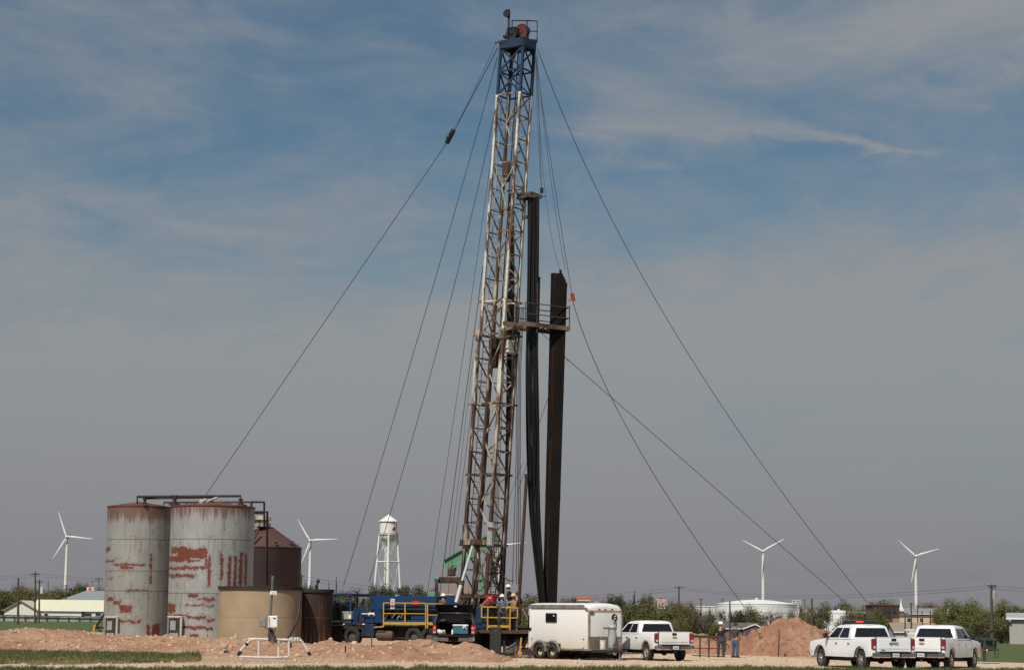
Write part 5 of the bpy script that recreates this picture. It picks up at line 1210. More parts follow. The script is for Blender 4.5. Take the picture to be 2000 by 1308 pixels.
b=MB(); b.path([TT(1.0,TW/2,.95),TT(1.0,TW/2,.06)],.04,8); b.box(TT(1.0,TW/2,.03),(.24,.24,.05),TRt); b.path([TT(1.0,TW/2,.9),TT(1.1,TW/2-.14,.95)],.015,5); b.build('jack',alum,trl)
b=MB()
for bb in(.55,.95,1.4): b.box(TT(.0,bb*1.02+.13,2.42),(.06,.17,.06),TRt,bev=.015)
b.box(TT(-.12,-.045,2.38),(.18,.03,.07),TRt,bev=.01); b.build('marker_light',M('amber_lens',(.50,.10,.02),.3),trl)
b=MB()
for a_,z_ in((-4.05,.95),(-.35,.98)): b.box(TT(a_,-.01,z_),(.07,.03,.06),TRt)
b.build('reflector',M('reflector_dark',(.14,.03,.025),.4),trl)
b=MB(); 
for a_,z_ in((-4.05,.55),(-.35,.55)): b.box(TT(a_,-.03,z_),(.07,.03,.05),TRt)
b.build('reflector',red_p,trl)
b=MB(); rt=TRt@Matrix.Rotation(PI/2,3,'Y'); cc=TT(.01,1.72,2.02); b.lathe([(0,0),(.185,0),(.185,.02),(0,.02)],24,cc,rt,0)
b.path([cc+t1*.025+t2*x+ez*z for x,z in((-.06,-.09),(.07,-.03),(-.05,.03),(.06,.09))],.022,5,1); b.box(cc+t1*.012-ez*.26,(.014,.24,.06),TRt,2); b.build('emblem',[black,white_p,alum],trl)
b=MB(); b.box(TT(.012,.22,2.22),(.02,.26,.13),TRt); b.box(TT(.02,.22,2.22),(.02,.18,.02),TRt,1); b.build('decal',[M('decal_brown',(.12,.06,.03),.5),gold],trl)
b=MB(); b.lathe([(0,0),(.17,0),(.17,.1),(.12,.14),(0,.15)],16,TT(-.45,1.0,2.69)); b.build('roof_vent',alum,trl)
# rear door swung open, seen edge-on beyond the back end
b=MB(); dd=Vector((-.55,-.83,0)).normalized(); h0=TT(-TL-.02,.02,0); rtd=Matrix((Vector((-dd.y,dd.x,0)),dd,ez)).transposed()
ld=P(1037,1200,102.3); ld.z=0; h0.z=0; dv_=(ld-h0); wdt=dv_.length; dv_.normalize(); dnr=Vector((-dv_.y,dv_.x,0)); rtd=Matrix((dv_,dnr,ez)).transposed(); mid=(ld+h0)/2
b.box(mid+ez*1.46,(wdt,.05,1.95),rtd,bev=.015); dr=b.build('door',dustw,trl)
b=MB(); b.box(mid+dv_*-wdt*.36+ez*1.72-dnr*.0,(.18,.07,.78),rtd,bev=.06); b.build('window',glass,dr)
b=MB(); b.box(mid+dv_*wdt*.3+ez*1.42,(.1,.1,.14),rtd); b.box(mid+dv_*wdt*.05+ez*1.36,(.06,.08,.18),rtd); b.build('handle',black,dr)
b=MB(); b.beam(P(1036,1217,102.6),P(1020,1188,103),.05); tag(b.build('door_prop',alum),'pale prop bar leaning against the open trailer door','bar')
# tongue load
pb=thing('propane_bottle',TT(.45,TW*.52,.6),'tall grey propane bottle strapped upright on the trailer tongue','gas bottle')
b=MB(); c=TT(.45,TW*.52,.55); b.lathe([(0,0),(.19,.02),(.20,.06),(.20,1.0),(.19,1.06),(.13,1.14),(.05,1.19),(.05,1.22),(0,1.22)],24,c); b.build('bottle',M('bottle_grey',(.33,.36,.36),.5,col2=(.25,.24,.2),scale=3),pb)
b=MB(); b.lathe([(.10,1.16),(.11,1.36),(.095,1.36),(.09,1.16)],16,c,caps=False); b.path([c+ez*1.2,c+ez*1.32],.03,8); b.box(c+ez*1.33,(.1,.1,.04)); b.build('valve_collar',M('bottle_grey2',(.36,.38,.38),.5),pb)
b=MB(); b.lathe([(.205,.92),(.225,.92),(.225,1.0),(.205,1.0)],20,c,caps=False); b.box(c+ez*.96-t2*.34,(.06,.5,.09),TRt); b.build('strap',dullal,pb)
b=MB(); b.path([c+ez*1.3,c+t2*.2+ez*1.32,c+t2*.30+ez*1.15,c+t2*.25+ez*.8,c+t2*.1+t1*.22+ez*.45,c-t2*.1+t1*.2+ez*.1],.018,6); b.build('hose',black,pb)
bk=thing('bucket',TT(.30,TW*.27,.5),'dented white bucket hanging on the trailer front beside the grey bottle','bucket')
b=MB(); c=TT(.30,TW*.30,.50); b.lathe([(0,0),(.135,0),(.155,.42),(.165,.42),(.165,.45),(.145,.45),(.125,.03),(0,.03)],20,c); b.build('pail',M('bucket_white',(.62,.58,.50),.5,col2=(.45,.40,.32),scale=4),bk)
b=MB(); b.path([c+t2*.16*cos(a_)+ez*(.45+.17*sin(a_)) for a_ in [PI*i/8 for i in range(9)]],.008,5); b.build('handle',steelg,bk)
# beams lying behind the trailer
b=MB(); b.beam(P(1020,1273,104.5),P(1160,1276,104.2),.28,.3); b.beam(P(1025,1279,104),P(1200,1281,103.6),.2,.2); tag(b.build('steel_beam',brownpipe),'long rusty steel beams lying on the ground under the white trailer','beam')
for x,w_ in((1143,.55),(1170,.6),(1192,.45)):
    p=at(x,104.5); b=MB(); b.lathe([(.2,-.2),(.38,-.22),(.46,-.1),(.46,.1),(.38,.22),(.2,.2)],22,p+ez*.46,RC@Matrix.Rotation(PI/2,3,'X'),caps=True); o=tag(b.build('tyre',rubber),'dark tyre seen beneath the white trailer','tyre','tyres beneath the white trailer')
# ------------------------------------------------------------ things under the work floor
b=MB(); p=at(968.5,104); b.box(p+ez*.75,(.58,.55,1.5),bev=.04); b.box(p+Vector((0,-.29,1.28)),(.12,.02,.05),mi=1); tag(b.build('waste_drum',[M('bin_green',(.022,.026,.022),.6),M('bin_tag',(.25,.10,.03),.5)]),'dark green upright bin beneath the work floor','bin')
b=MB(); rt=Matrix.Rotation(-.55,3,'Y')
for i,(x,y,w_,h_) in enumerate(((998,1262,.68,.16),(1000,1267,.70,.18),(1002,1272,.66,.2))): b.box(P(x,y,103.9),(w_,.6,h_),rt,bev=.05)
b.box(P(995,1273,103.8),(.5,.5,.3),bev=.1); tag(b.build('tool_case',M('case_grey',(.055,.06,.058),.6)),'dark grey folded tarpaulin cases tipped over beneath the work floor','case')
b=MB(); p=P(1014.6,1279.5,103); b.beam(p,P(1018,1244.5,103),.085); tag(b.build('marker_post',yellow),'bright yellow leaning marker post between the work floor and the trailer','post')
b=MB(); b.lathe([(0,0),(.10,0),(.11,.12),(.07,.2),(.09,.3),(.08,.42),(.03,.48),(0,.48)],14,at(1009,103.2)); tag(b.build('valve',M('valve_red',(.17,.045,.04),.6)),'small dull red valve on the ground beside the yellow marker post','valve')
b=MB(); b.path([P(1009.5,1211,105),P(1009.5,1232,105)],.03,6); b.path([P(1009.5,1213,104.95),P(1009.5,1216,104.95)],.04,6,1); b.path([P(1009.5,1221,104.95),P(1009.5,1224,104.95)],.04,6,1); tag(b.build('marker_rod',[M('rod_grey',(.2,.18,.17),.5),red_p]),'thin rod with red bands at the right end of the work floor','rod')
b=MB()
for i in range(14):
    x=rnd.uniform(1012,1048); b.box(at(x,rnd.uniform(102.5,103.6),.06),(rnd.uniform(.1,.5),.2,rnd.uniform(.06,.16)),Matrix.Rotation(rnd.uniform(0,3),3,'Z'),bev=.02)
tag(b.build('rubble',[M('rubble_mix',(.20,.17,.14),.8,col2=(.07,.05,.04))]),'scattered scrap and blocks on the ground by the yellow marker post','scrap',kind='stuff')
b=MB(); p=G(948,1288.5); b.box(p+ez*.02,(1.05,.7,.04),Matrix.Rotation(.1,3,'Z')); b.box(p+ez*.05+Vector((0,-.1,0)),(.7,.5,.02)); tag(b.build('sheet_metal',M('sheet_grey',(.30,.34,.38),.4,.5)),'flat grey metal sheet lying on the dirt before the right berm','sheet')
# ------------------------------------------------------------ people
hardw=M('hat_white',(.74,.74,.72),.35); hardy=M('hat_yellow',(.62,.46,.16),.4)
cloth=lambda n,c,c2=None:M(n,c,.9,col2=c2,scale=5,bump=.2,bscale=14)
FL=1.34
def on_floor(px,d,z): v_=P(px,1200,d); v_.z=z; return v_
person(on_floor(980,105.7,FL),PI+.25,'worker in a blue shirt and white hard hat at the yellow rail',([(-.30,.12,1.18),(-.20,.36,1.10)],[(.28,.08,1.20),(.30,.30,1.22)]),cloth('shirt_blue',(.055,.105,.17)),cloth('jeans_dark',(.022,.030,.05)),hat=hardw,h=1.76,belly=.05,head_yaw=.5)
person(on_floor(1003,105.9,FL),PI-.9,'worker in a tan shirt and yellow hard hat at the right rail end',([(-.26,.12,1.16),(-.2,.36,1.16)],[(.30,.22,1.30),(.24,.52,1.34)]),cloth('shirt_tan',(.22,.155,.095)),cloth('trousers_black',(.018,.017,.017)),hat=hardy,h=1.80,head_yaw=.3)
person(on_floor(996.5,107.2,FL+.50),.3+PI/2,'worker in black with a white hard hat and one arm raised, behind the other two',([(-.26,.10,1.15),(-.18,.34,1.12)],[(.26,-.02,1.62),(.20,.06,1.90)]),cloth('shirt_black',(.012,.012,.013)),cloth('trousers_black',(.018,.017,.017)),hat=hardw,h=1.78,lean=.1)
person(on_floor(1010,107.0,FL+.22),.0,'worker in dark clothes beside the brown pipe at the right end of the work floor',([(-.26,.10,1.15),(-.18,.34,1.12)],[(.24,.14,1.15),(.2,.4,1.2)]),cloth('shirt_dark',(.02,.018,.018)),cloth('trousers_black',(.018,.017,.017)),cap=black,h=1.72,lean=.12)
person(on_floor(866,108.4,FL+.02),.4,'worker with a white hard hat standing behind the blue winch drum',([(-.26,.10,1.15),(-.22,.36,1.15)],[(.26,.10,1.15),(.22,.36,1.12)]),cloth('shirt_brown',(.10,.075,.05)),cloth('trousers_black',(.018,.017,.017)),hat=hardw,h=1.78,lean=.05)
g1=G(1408,1282); person((g1.x,g1.y,0),.12,'man in a black T-shirt, jeans and white hard hat seen from behind by the gate',([(-.225,.0,1.14),(-.22,.14,.93)],[(.225,.0,1.14),(.19,.16,.98)]),cloth('shirt_black',(.012,.012,.013)),cloth('jeans_blue',(.022,.038,.066),(.034,.058,.095)),hat=hardw,h=1.83,short_sleeves=True,head_yaw=.2)
g2=G(1436,1283); person((g2.x,g2.y,0),-.75,'man in a dark grey shirt, blue jeans and dark cap seen from behind',([(-.215,.05,1.14),(-.18,.22,.97)],[(.215,.06,1.14),(.15,.22,1.0)]),cloth('shirt_grey',(.045,.042,.045)),cloth('jeans_light',(.045,.080,.135),(.065,.105,.165)),cap=black,h=1.80,short_sleeves=True,belly=.03)
# ------------------------------------------------------------ gate, stakes by the heap
gm=M('gate_pipe',(.045,.024,.018),.7)
gt=thing('pipe_gate',at(1390,103.5),'low brown pipe gate behind the two standing men','gate'); q=lambda x,y,d=103.5:P(x,y,d)
b=MB(); b.beam(q(1352,1241.5),q(1418,1244.5),.10,.13); b.beam(q(1355,1264.5),q(1416,1266),.05); b.beam(q(1352,1279),q(1412,1281),.05); b.build('rail',gm,gt)
for x in(1367.5,1385,1403,1417): b=MB(); b.beam(q(x,1242.5),q(x-.5,1283 if x<1410 else 1272),.075); b.build('post',gm,gt)
b=MB(); b.path([q(1416,1254),q(1424,1262)],.03,6); b.build('brace',gm,gt)
tpm=M('stake_green',(.06,.07,.06),.7)
for x,y0,y1,lab in((1484,1226,1279,'green steel stake with a pale tip in front of the dirt heap, left of two'),(1521.5,1228,1281,'dark steel stake in front of the dirt heap, right of two')):
    b=MB(); dd=G(x,y1).y; b.beam(P(x-1.2,y1,dd),P(x+.6,y0,dd),.055,mi=0); b.beam(P(x+.3,y0+9,dd-.01),P(x+.6,y0,dd-.01),.062,mi=1); tag(b.build('steel_stake',[black,tpm] if 'dark' in lab else [tpm,steelg]),lab,'stake')
# green implement at right
im=thing('farm_trailer',at(1930,101),'dark green flat farm implement behind the rightmost white truck','trailer'); gdk=M('implement_green',(.018,.045,.035),.6,col2=(.02,.02,.02))
q=lambda x,y,d=101:P(x,y,d)
b=MB(); b.beam(q(1895,1245),q(1945,1247),.1,.12); b.beam(q(1898,1262),q(1951,1268),.1,.1); b.beam(q(1900,1268,102.4),q(1951,1268,102.4),.1,.1); b.beam(q(1915,1247),q(1930,1266),.08); b.beam(q(1928,1246),q(1905,1264),.08); b.beam(q(1908,1246,102.2),q(1945,1248,102.2),.1,.1)
for x in(1903,1921,1940): b.beam(q(x,1245),q(x,1267),.08); b.beam(q(x,1246,102.2),q(x,1267,102.2),.08)
b.box(q(1927,1258,101.6),(.8,.9,.5),bev=.04); b.beam(q(1922.5,1248),q(1922.5,1291),.13); b.path([q(1938,1266),q(1943,1268),q(1944,1285)],.035,6); b.beam(q(1951,1268),q(1949,1284,101.5),.03); b.build('frame',gdk,im)
b=MB(); b.box(q(1920,1268.6,100.9),(.3,.02,.06)); b.build('reflector',red_p,im); b=MB(); b.box(q(1926.5,1268.7,100.9),(.12,.02,.06)); b.box(q(1913.5,1268.3,100.9),(.1,.02,.06)); b.build('reflector',white_p,im)
b=MB()
for i in range(10): p=q(rnd.uniform(1895,1936),rnd.uniform(1238,1247),101.3+rnd.random()); b.beam(p,p+Vector((rnd.uniform(-.6,.6),rnd.uniform(-.3,.3),rnd.uniform(-.2,.35))),.1)
b.build('implement_arm',black,im)
# ------------------------------------------------------------ far structures
def gd(px,d): x=P(px,1200,d).x; return Vector((x,d,zg(x,d)))
whitet=M('turbine_white',(.68,.67,.64),.5,var=.03)
def turbine(px,hy,tips,label):
    d=2560; hub=P(px,hy,d); g0=gd(px,d); root=thing('wind_turbine',Vector((hub.x,d,g0.z)),label,'wind turbine','white wind turbines along the horizon')
    b=MB(); b.path([(hub.x,d,g0.z-3),(hub.x,d,(g0.z+hub.z)/2),(hub.x,d,hub.z-1.4)],[2.3,1.85,1.3],18); b.build('tower',whitet,root)
    b=MB(); b.box((hub.x,d+1.5,hub.z),(3.2,9,3.4),bev=.9); b.build('nacelle',whitet,root)
    b=MB(); b.ball((hub.x,d-4.2,hub.z),(1.7,2.2,1.7),14,8); b.build('hub',whitet,root)
    for tx,ty in tips:
        tp_=P(tx,ty,d-4.2); h_=Vector((hub.x,d-4.2,hub.z)); L_=tp_-h_; n_=Vector((0,1,0)); s_=L_.normalized().cross(n_); rings=[]
        for f,w_,th_ in((.02,.75,.75),(.08,.8,.7),(.2,1.25,.45),(.4,1.0,.3),(.7,.65,.2),(.93,.36,.12),(1,.1,.06)):
            c=h_+L_*f; tw=R(22)*(1-f)
            rings.append([c+(s_*cos(a_)*w_+n_*sin(a_)*th_)*1.0+s_*w_*.35 for a_ in [2*PI*i/10 for i in range(10)]])
        b=MB(); b.loft(rings); b.build('blade',whitet,root)
turbine(131.5,1048,((114,998),(182.5,1052),(102,1091)),'leftmost wind turbine, left of the silver tanks')
turbine(606.5,1055.5,((581,1012.5),(659.5,1052),(588,1101)),'wind turbine between the maroon tank and the water tower')
turbine(1490,1076,((1449,1053),(1532,1052),(1487.5,1125)),'wind turbine standing above the big white storage tank')
turbine(1788,1085.5,((1755,1054.5),(1834.5,1071),(1779.5,1138)),'rightmost wind turbine above the tan roofed house')
turbine(976.5,1066,((953,1022),(1028,1058.5),(958,1112)),'wind turbine hidden behind the mast with one blade showing')
# water tower
wd_=850; wt0=gd(755,wd_); wt=thing('water_tower',wt0,'white water tower on four legs with a red emblem on its tank','water tower')
ww=M('tower_white',(.70,.69,.65),.5,var=.04); sc_=F/wd_; tz=lambda y:P(755.5,y,wd_).z; cx=wt0+Vector((.1,0,0)); cx.z=0; rw=17/sc_
b=MB(); b.lathe([(rw,tz(1044)),(rw,tz(1019))],40,cx,caps=False); b.lathe([(rw*sin(a_)+.0,tz(1044)-(tz(1044)-tz(1059.5))*cos(a_)) for a_ in [PI/2*i/8 for i in range(9)]],40,cx,caps=False); b.build('tank',ww,wt)
b=MB(); b.lathe([(rw,tz(1018.5)),(rw*1.13,tz(1018.6)),(rw*1.13,tz(1017.6)),(.25,tz(1005)),(.25,tz(1004.4)),(0,tz(1003.5))],40,cx,caps=False); b.build('roof',ww,wt)
b=MB(); b.lathe([(rw,tz(1044.2)),(rw*1.10,tz(1044.2)),(rw*1.10,tz(1043.6)),(rw,tz(1043.6))],40,cx,caps=False)
b.lathe([(rw*1.09,tz(1040.4)),(rw*1.10,tz(1040.4)),(rw*1.10,tz(1043.6)),(rw*1.09,tz(1043.6))],40,cx,caps=False); b.build('balcony',M('tower_grey',(.45,.43,.38),.6),wt)
legb=[]
for an,k_ in ((PI+.10,0),(PI/2+.1,1),(.10,0),(-PI/2+.1,1)):
    tp_=cx+Vector((cos(an)*rw*1.02,sin(an)*rw*1.02,tz(1043))); bt=cx+Vector((cos(an)*rw*1.75,sin(an)*rw*1.75,wt0.z-1)); b=MB(); b.path([tp_,bt],.42,10); b.build('leg',ww,wt); legb.append((tp_,bt))
b=MB(); f=(tz(1043)-tz(1095))/(tz(1043)-wt0.z)
mid=[p.lerp(q_,f) for p,q_ in legb]
for i in range(4):
    b.path([mid[i],mid[(i+1)%4]],.30,6); b.path([mid[i],legb[(i+1)%4][1]],.06,4); b.path([mid[(i+1)%4],legb[i][1]],.06,4); b.path([mid[i],legb[(i+1)%4][0]],.06,4); b.path([mid[(i+1)%4],legb[i][0]],.06,4)
b.build('brace',ww,wt)
b=MB(); b.path([cx+ez*tz(1058),cx+ez*wt0.z],.62,14); b.path([cx+Vector((-1.1,-.3,tz(1062))),cx+Vector((-1.3,-.3,wt0.z))],.2,6); b.build('riser_pipe',ww,wt)
b=MB()
for an in(.62,):
    def sp(th_,z_): return cx+Vector((sin(th_)*(rw+.02),-cos(th_)*(rw+.02),z_))
    zt_,zb_=tz(1027),tz(1035.5); hh=zt_-zb_
    out=[(.55,.12),(.72,.42),(.90,.85),(1.02,1.0),(1.12,.55),(1.14,.15),(1.02,.05),(.98,.22),(.90,.02),(.78,.18),(.66,.02)]
    b.prism([sp(a_*.86-.02,zb_+hh*f_) for a_,f_ in out],(.06,-.06,0))
b.build('emblem',M('emblem_red',(.36,.015,.02),.5),wt)
b=MB(); b.path([P(770.5,1016,wd_),P(771,988,wd_)],[.10,.05],5); b.path([P(773,1019,wd_-3),P(773.6,1060,wd_-3)],.16,5); b.build('antenna',M('antenna_grey',(.25,.25,.26),.5),wt)
# houses
roofg=M('roof_grey',(.20,.215,.22),.7); roofc=M('roof_cream',(.56,.55,.40),.6,stretch=(8,1,1),scale=1); wallw=M('wall_white',(.62,.62,.55),.7,stretch=(.3,.3,9),scale=1.2); roofb=M('roof_brown',(.17,.13,.10),.85); wallt=M('wall_tan',(.40,.34,.22),.8); wallg=M('wall_greybrown',(.15,.125,.11),.8); winm=M('house_window',(.03,.035,.04),.2); brick=M('red_brick',(.095,.032,.022),.85,stretch=(1,1,4),scale=2)
def gable(name,px0,px1,d,yr,ye,yb,depth,label,wm,rm,cat='house',end=None,skew=0,wins=(),doors=()):
    """long side faces the camera; ridge row yr, eave row ye, base row yb (None = ground)"""
    a_,c_=P(px0,1200,d),P(px1,1200,d); z_e=P((px0+px1)/2,ye,d).z; z_r=P((px0+px1)/2,yr,d+depth/2).z; z_b=min(gd(px0,d).z,gd(px1,d).z)-.1
    if yb: z_b=min(z_b,P((px0+px1)/2,yb,d).z)
    root=thing(name,((a_.x+c_.x)/2,d+depth/2,z_b),label,cat); x0,x1=a_.x,c_.x
    b=MB(); pr=lambda x:[Vector((x,d,z_b)),Vector((x,d+depth,z_b)),Vector((x,d+depth,z_e)),Vector((x,d+depth/2,z_r-.08)),Vector((x,d,z_e))]
    b.loft([pr(x0),pr(x1)]); wl=b.build('wall',wm,root,smooth=0)
    b=MB(); ov=.35
    for s_ in(0,1):
        yE=d-ov if s_==0 else d+depth+ov; zE=z_e-(z_r-z_e)*ov/(depth/2)
        b.prism([(x0-ov,yE,zE),(x1+ov,yE,zE),(x1+ov,d+depth/2,z_r),(x0-ov,d+depth/2,z_r)],(0,0,.16))
    b.build('roof',rm,root,smooth=0)
    b=MB(); b.beam((x0-ov,d-ov-.02,z_e-(z_r-z_e)*ov/(depth/2)+.08),(x1+ov,d-ov-.02,z_e-(z_r-z_e)*ov/(depth/2)+.08),.05,.2); b.build('fascia',white_p,root,smooth=0)
    for px,py,w,h_ in wins:
        p=P(px,py,d-.04); b=MB(); b.box(p,(w,.1,h_)); wv_=b.build('window',white_p,wl,smooth=0); b=MB(); b.box(p-Vector((0,.05,0)),(w*.85,.06,h_*.8)); b.build('pane',winm,wv_,smooth=0) if False else None
        if True:
            b=MB(); b.box(p-Vector((0,.05,0)),(w*.85,.06,h_*.8)); o=b.build('pane',winm,root,smooth=0)
    return root
# left long white house with a cross gable
hs=gable('house',66,215,500,1172,1191.5,1209,9,'long white house with a cream metal roof left of the silver tanks',wallw,roofc,wins=((90,1199.5,1.0,.9),(162,1199,.9,1.6),(172,1199.5,2.0,.8),(192,1199,1.6,.8)))
d=498.5; zb_=gd(40,d).z-.2; xa,xm,xb=P(8,1200,d).x,P(40,1200,d).x,P(72,1200,d).x; ze_=P(40,1190.5,d).z; zr_=P(40,1173,d).z
b=MB(); b.loft([[Vector((xa,yy,zb_)),Vector((xb,yy,zb_)),Vector((xb,yy,ze_)),Vector((xm,yy,zr_-.1)),Vector((xa,yy,ze_))] for yy in(d,d+11)]); b.build('wall',wallw,hs,smooth=0)
b=MB()
for x,s_ in((xa,-.4),(xb,.4)): b.prism([(xm,d-.4,zr_),(x+s_,d-.4,ze_-.3),(x+s_,d+11.2,ze_-.3),(xm,d+11.2,zr_)],(0,0,.18))
b.build('roof',roofc,hs,smooth=0)
b=MB()
for x,s_ in((xa,-.4),(xb,.4)): b.beam((xm,d-.45,zr_+.08),(x+s_,d-.45,ze_-.22),.05,.22)
b.build('fascia',M('trim_tan',(.25,.21,.17),.7),hs,smooth=0)
hd=540; hh_=thing('building',gd(180,hd),'building with a grey hipped metal roof behind the long white house','building'); x0,x1=P(108,1200,hd).x,P(330,1200,hd).x; ze_=P(150,1174,hd).z; zr_=P(180,1153,hd+9).z; zb_=gd(150,hd).z
b=MB(); b.box(((x0+x1)/2,hd+9,(ze_+zb_)/2),(x1-x0-1,17,ze_-zb_)); b.build('wall',wallw,hh_,smooth=0)
b=MB(); b.loft([[Vector((x0,hd,ze_)),Vector((x1,hd,ze_)),Vector((x1,hd+18,ze_)),Vector((x0,hd+18,ze_))],[Vector((x0+6,hd+8.5,zr_)),Vector((x1-6,hd+8.5,zr_)),Vector((x1-6,hd+9.5,zr_)),Vector((x0+6,hd+9.5,zr_))]]); b.build('roof',roofg,hh_,smooth=0)
b=MB(); p=P(176.5,1149.5,560); b.box(p,(1.9,.4,1.0*1.05)); b.box(p-ez*3.2,(.3,.3,6)); sg=b.build('sign',M('sign_cream',(.62,.58,.42),.5),smooth=0); tag(sg,'cream square sign with an orange disc above the grey hipped roof','sign')
b=MB(); b.lathe([(0,-.03),(.55,-.03),(.55,.03),(0,.03)],20,p-Vector((0,.24,0.05)),Matrix.Rotation(PI/2,3,'X'))
b.build('sign_disc',M('disc_orange',(.60,.13,.02),.5),sg)
# rail fence on the left
fd=375; fc=thing('rail_fence',gd(95,fd),'brown pipe rail fence with pale panels in front of the white house','fence'); q=lambda x,y:P(x,y,fd)
b=MB(); b.beam(q(-40,1199.5),q(205,1204.5),.16,.16); b.build('rail',gm,fc)
for i in range(12): x=-36+i*21.2; b=MB(); b.beam(q(x,1200+(x+40)*.02),q(x,1214),.13); b.build('post',gm,fc)
b=MB(); b.add([q(-40,1200.5)+Vector((0,.3,0)),q(205,1205.5)+Vector((0,.3,0)),q(205,1213.5)+Vector((0,.3,0)),q(-40,1212)+Vector((0,.3,0)),q(-40,1200.5)+Vector((0,.36,0)),q(205,1205.5)+Vector((0,.36,0)),q(205,1213.5)+Vector((0,.36,0)),q(-40,1212)+Vector((0,.36,0))],[(0,1,2,3),(7,6,5,4),(0,4,5,1),(3,2,6,7)]); b.build('panel',M('fence_panel',(.22,.23,.21),.8,col2=(.36,.37,.34),scale=.4),fc,smooth=0)
# right hand side houses and sheds
gable('house',1388,1482,450,1216.5,1227,None,9,'low house with a grey brown roof and stone walls behind the two standing men',wallg,M('roof_greybrown',(.10,.085,.075),.85),wins=((1402,1233,1.4,1.4),(1432,1233,1.4,1.4)))
b=MB(); d=447; xm=P(1474,1200,d).x; xa,xb=P(1452,1200,d).x,P(1494,1200,d).x; zr_,ze_,zb_=P(1474,1219.5,d).z,P(1474,1227.5,d).z,gd(1474,d).z-.2
gw=thing('garage',(xm,d,zb_),'gabled stone garage with white trim right of the grey brown house','garage')
b.loft([[Vector((xa,yy,zb_)),Vector((xb,yy,zb_)),Vector((xb,yy,ze_)),Vector((xm,yy,zr_)),Vector((xa,yy,ze_))] for yy in(d,d+7)]); b.build('wall',wallg,gw,smooth=0)
b=MB()
for x,s_ in((xa,-.3),(xb,.3)): b.beam((xm,d-.3,zr_+.1),(x+s_,d-.3,ze_-.05),.12,.22)
b.build('fascia',white_p,gw,smooth=0)
b=MB()
for x,s_ in((xa,-.3),(xb,.3)): b.prism([(xm,d-.2,zr_+.06),(x+s_,d-.2,ze_-.1),(x+s_,d+7.2,ze_-.1),(xm,d+7.2,zr_+.06)],(0,0,.12))
b.build('roof',roofb,gw,smooth=0)
b=MB(); p=P(1468,1234,d-.05); b.box(p,(2.6,.1,1.8)); b.build('garage_door',M('door_dark',(.08,.06,.055),.7),gw,smooth=0)
gable('shed',1492,1530,430,1224,1229,None,5,'low shed with a pale flat roof behind the left stake',M('shed_dark',(.03,.026,.024),.9),roofc,cat='shed')
gable('house',1748,1838,378,1217.2,1233.5,None,9,'house with a long tan roof behind the white trucks',M('wall_greyw',(.40,.40,.38),.8),M('roof_tan',(.25,.20,.15),.85,stretch=(1,1,1)),wins=((1790,1242,1.6,1.0),))
d=376; xm=P(1711,1200,d).x; 
gable('shed',1840,1890,420,1226,1230,None,6,'small shed with a white corrugated roof right of the tan roofed house',wallw,M('roof_white',(.60,.58,.56),.6),cat='shed')
gable('shed',1892,1915,400,1226,1240,None,6,'small brown shed by the tall crossarm pole',wallg,M('roof_dirt',(.22,.15,.11),.85),cat='shed')
rb_=gable('metal_building',1971,2080,232,1199,1208.5,1256,14,'grey metal building cut off by the right edge of the view',M('metal_siding',(.33,.315,.285),.6,stretch=(14,14,.1),scale=1),M('metal_roof',(.34,.35,.36),.5),cat='building')
phi=-R(13.6); crn=Vector((P(1971,1200,232).x,232,0)); rel=rb_.location-crn; rel.z=0; rb_.location=crn+Matrix.Rotation(phi,3,'Z')@rel+ez*rb_.location.z; rb_.rotation_euler=(0,0,phi)
b=MB(); p=P(1974,1212,231.7); b.ball(p,.16); b.box(p+ez*.12,(.12,.3,.12)); b.build('wall_lamp',steelg,rb_)
def block(name,px0,px1,d,yt,depth,label,wm,cat,rows=(),capm=None):
    a_,c_=P(px0,1200,d),P(px1,1200,d); zt_=P((px0+px1)/2,yt,d).z; zb_=gd((px0+px1)/2,d).z-.3; root=thing(name,((a_.x+c_.x)/2,d+depth/2,zb_),label,cat)
    b=MB(); b.box(((a_.x+c_.x)/2,d+depth/2,(zt_+zb_)/2),(c_.x-a_.x,depth,zt_-zb_)); b.build('wall',wm,root,smooth=0)
    b=MB(); b.box(((a_.x+c_.x)/2,d+depth/2,zt_+.1),(c_.x-a_.x+.3,depth+.3,.35)); b.build('cornice',capm or wm,root,smooth=0)
    for px,py,w,h_ in rows: b=MB(); b.box(P(px,py,d-.02),(w,.12,h_)); b.build('window',winm,root,smooth=0)
    return root
block('brick_building',1706,1757,550,1182.5,12,'two storey red brick building left of the church steeple',brick,'building',[(x,y,1.1,1.5) for x in(1716,1726,1736,1747) for y in(1191,1201)],M('brick_dark',(.06,.025,.02),.9))
block('building',1757,1832,540,1203.5,10,'long cream building below the church roof',M('wall_cream',(.52,.44,.27),.8),'building',[(1775,1210,.8,.9),(1800,1210,.8,.9)],M('flash_brown',(.13,.08,.06),.8))
ch_=gable('church',1764,1838,640,1188,1198.5,None,14,'church with a grey roof and long white eave behind the brick building',M('wall_brownbr',(.13,.075,.055),.8),M('church_roof',(.20,.20,.20),.7),cat='church')
b=MB(); p=P(1760,1190,640); b.box(p,(1.5,1.5,.7)); b.box(p+ez*.6,(.9,.9,.6)); b.lathe([(.5,.8),(.25,1.8),(.05,3.5),(0,3.6)],8,p); b.build('steeple',white_p,ch_,smooth=0)
b=MB(); b.box(p-ez*6,(4,4,10)); b.build('tower',wallg,ch_,smooth=0)
gable('house',868,912,620,1142,1160,None,12,'brown hip roofed house seen through the rig above the orange cone',M('wall_far',(.34,.30,.25),.8),roofb)
gable('house',1128,1152,640,1165,1172,None,9,'house with an orange red roof among the trees above the white trailer',M('wall_far2',(.36,.30,.26),.8),M('roof_red',(.30,.09,.055),.8))
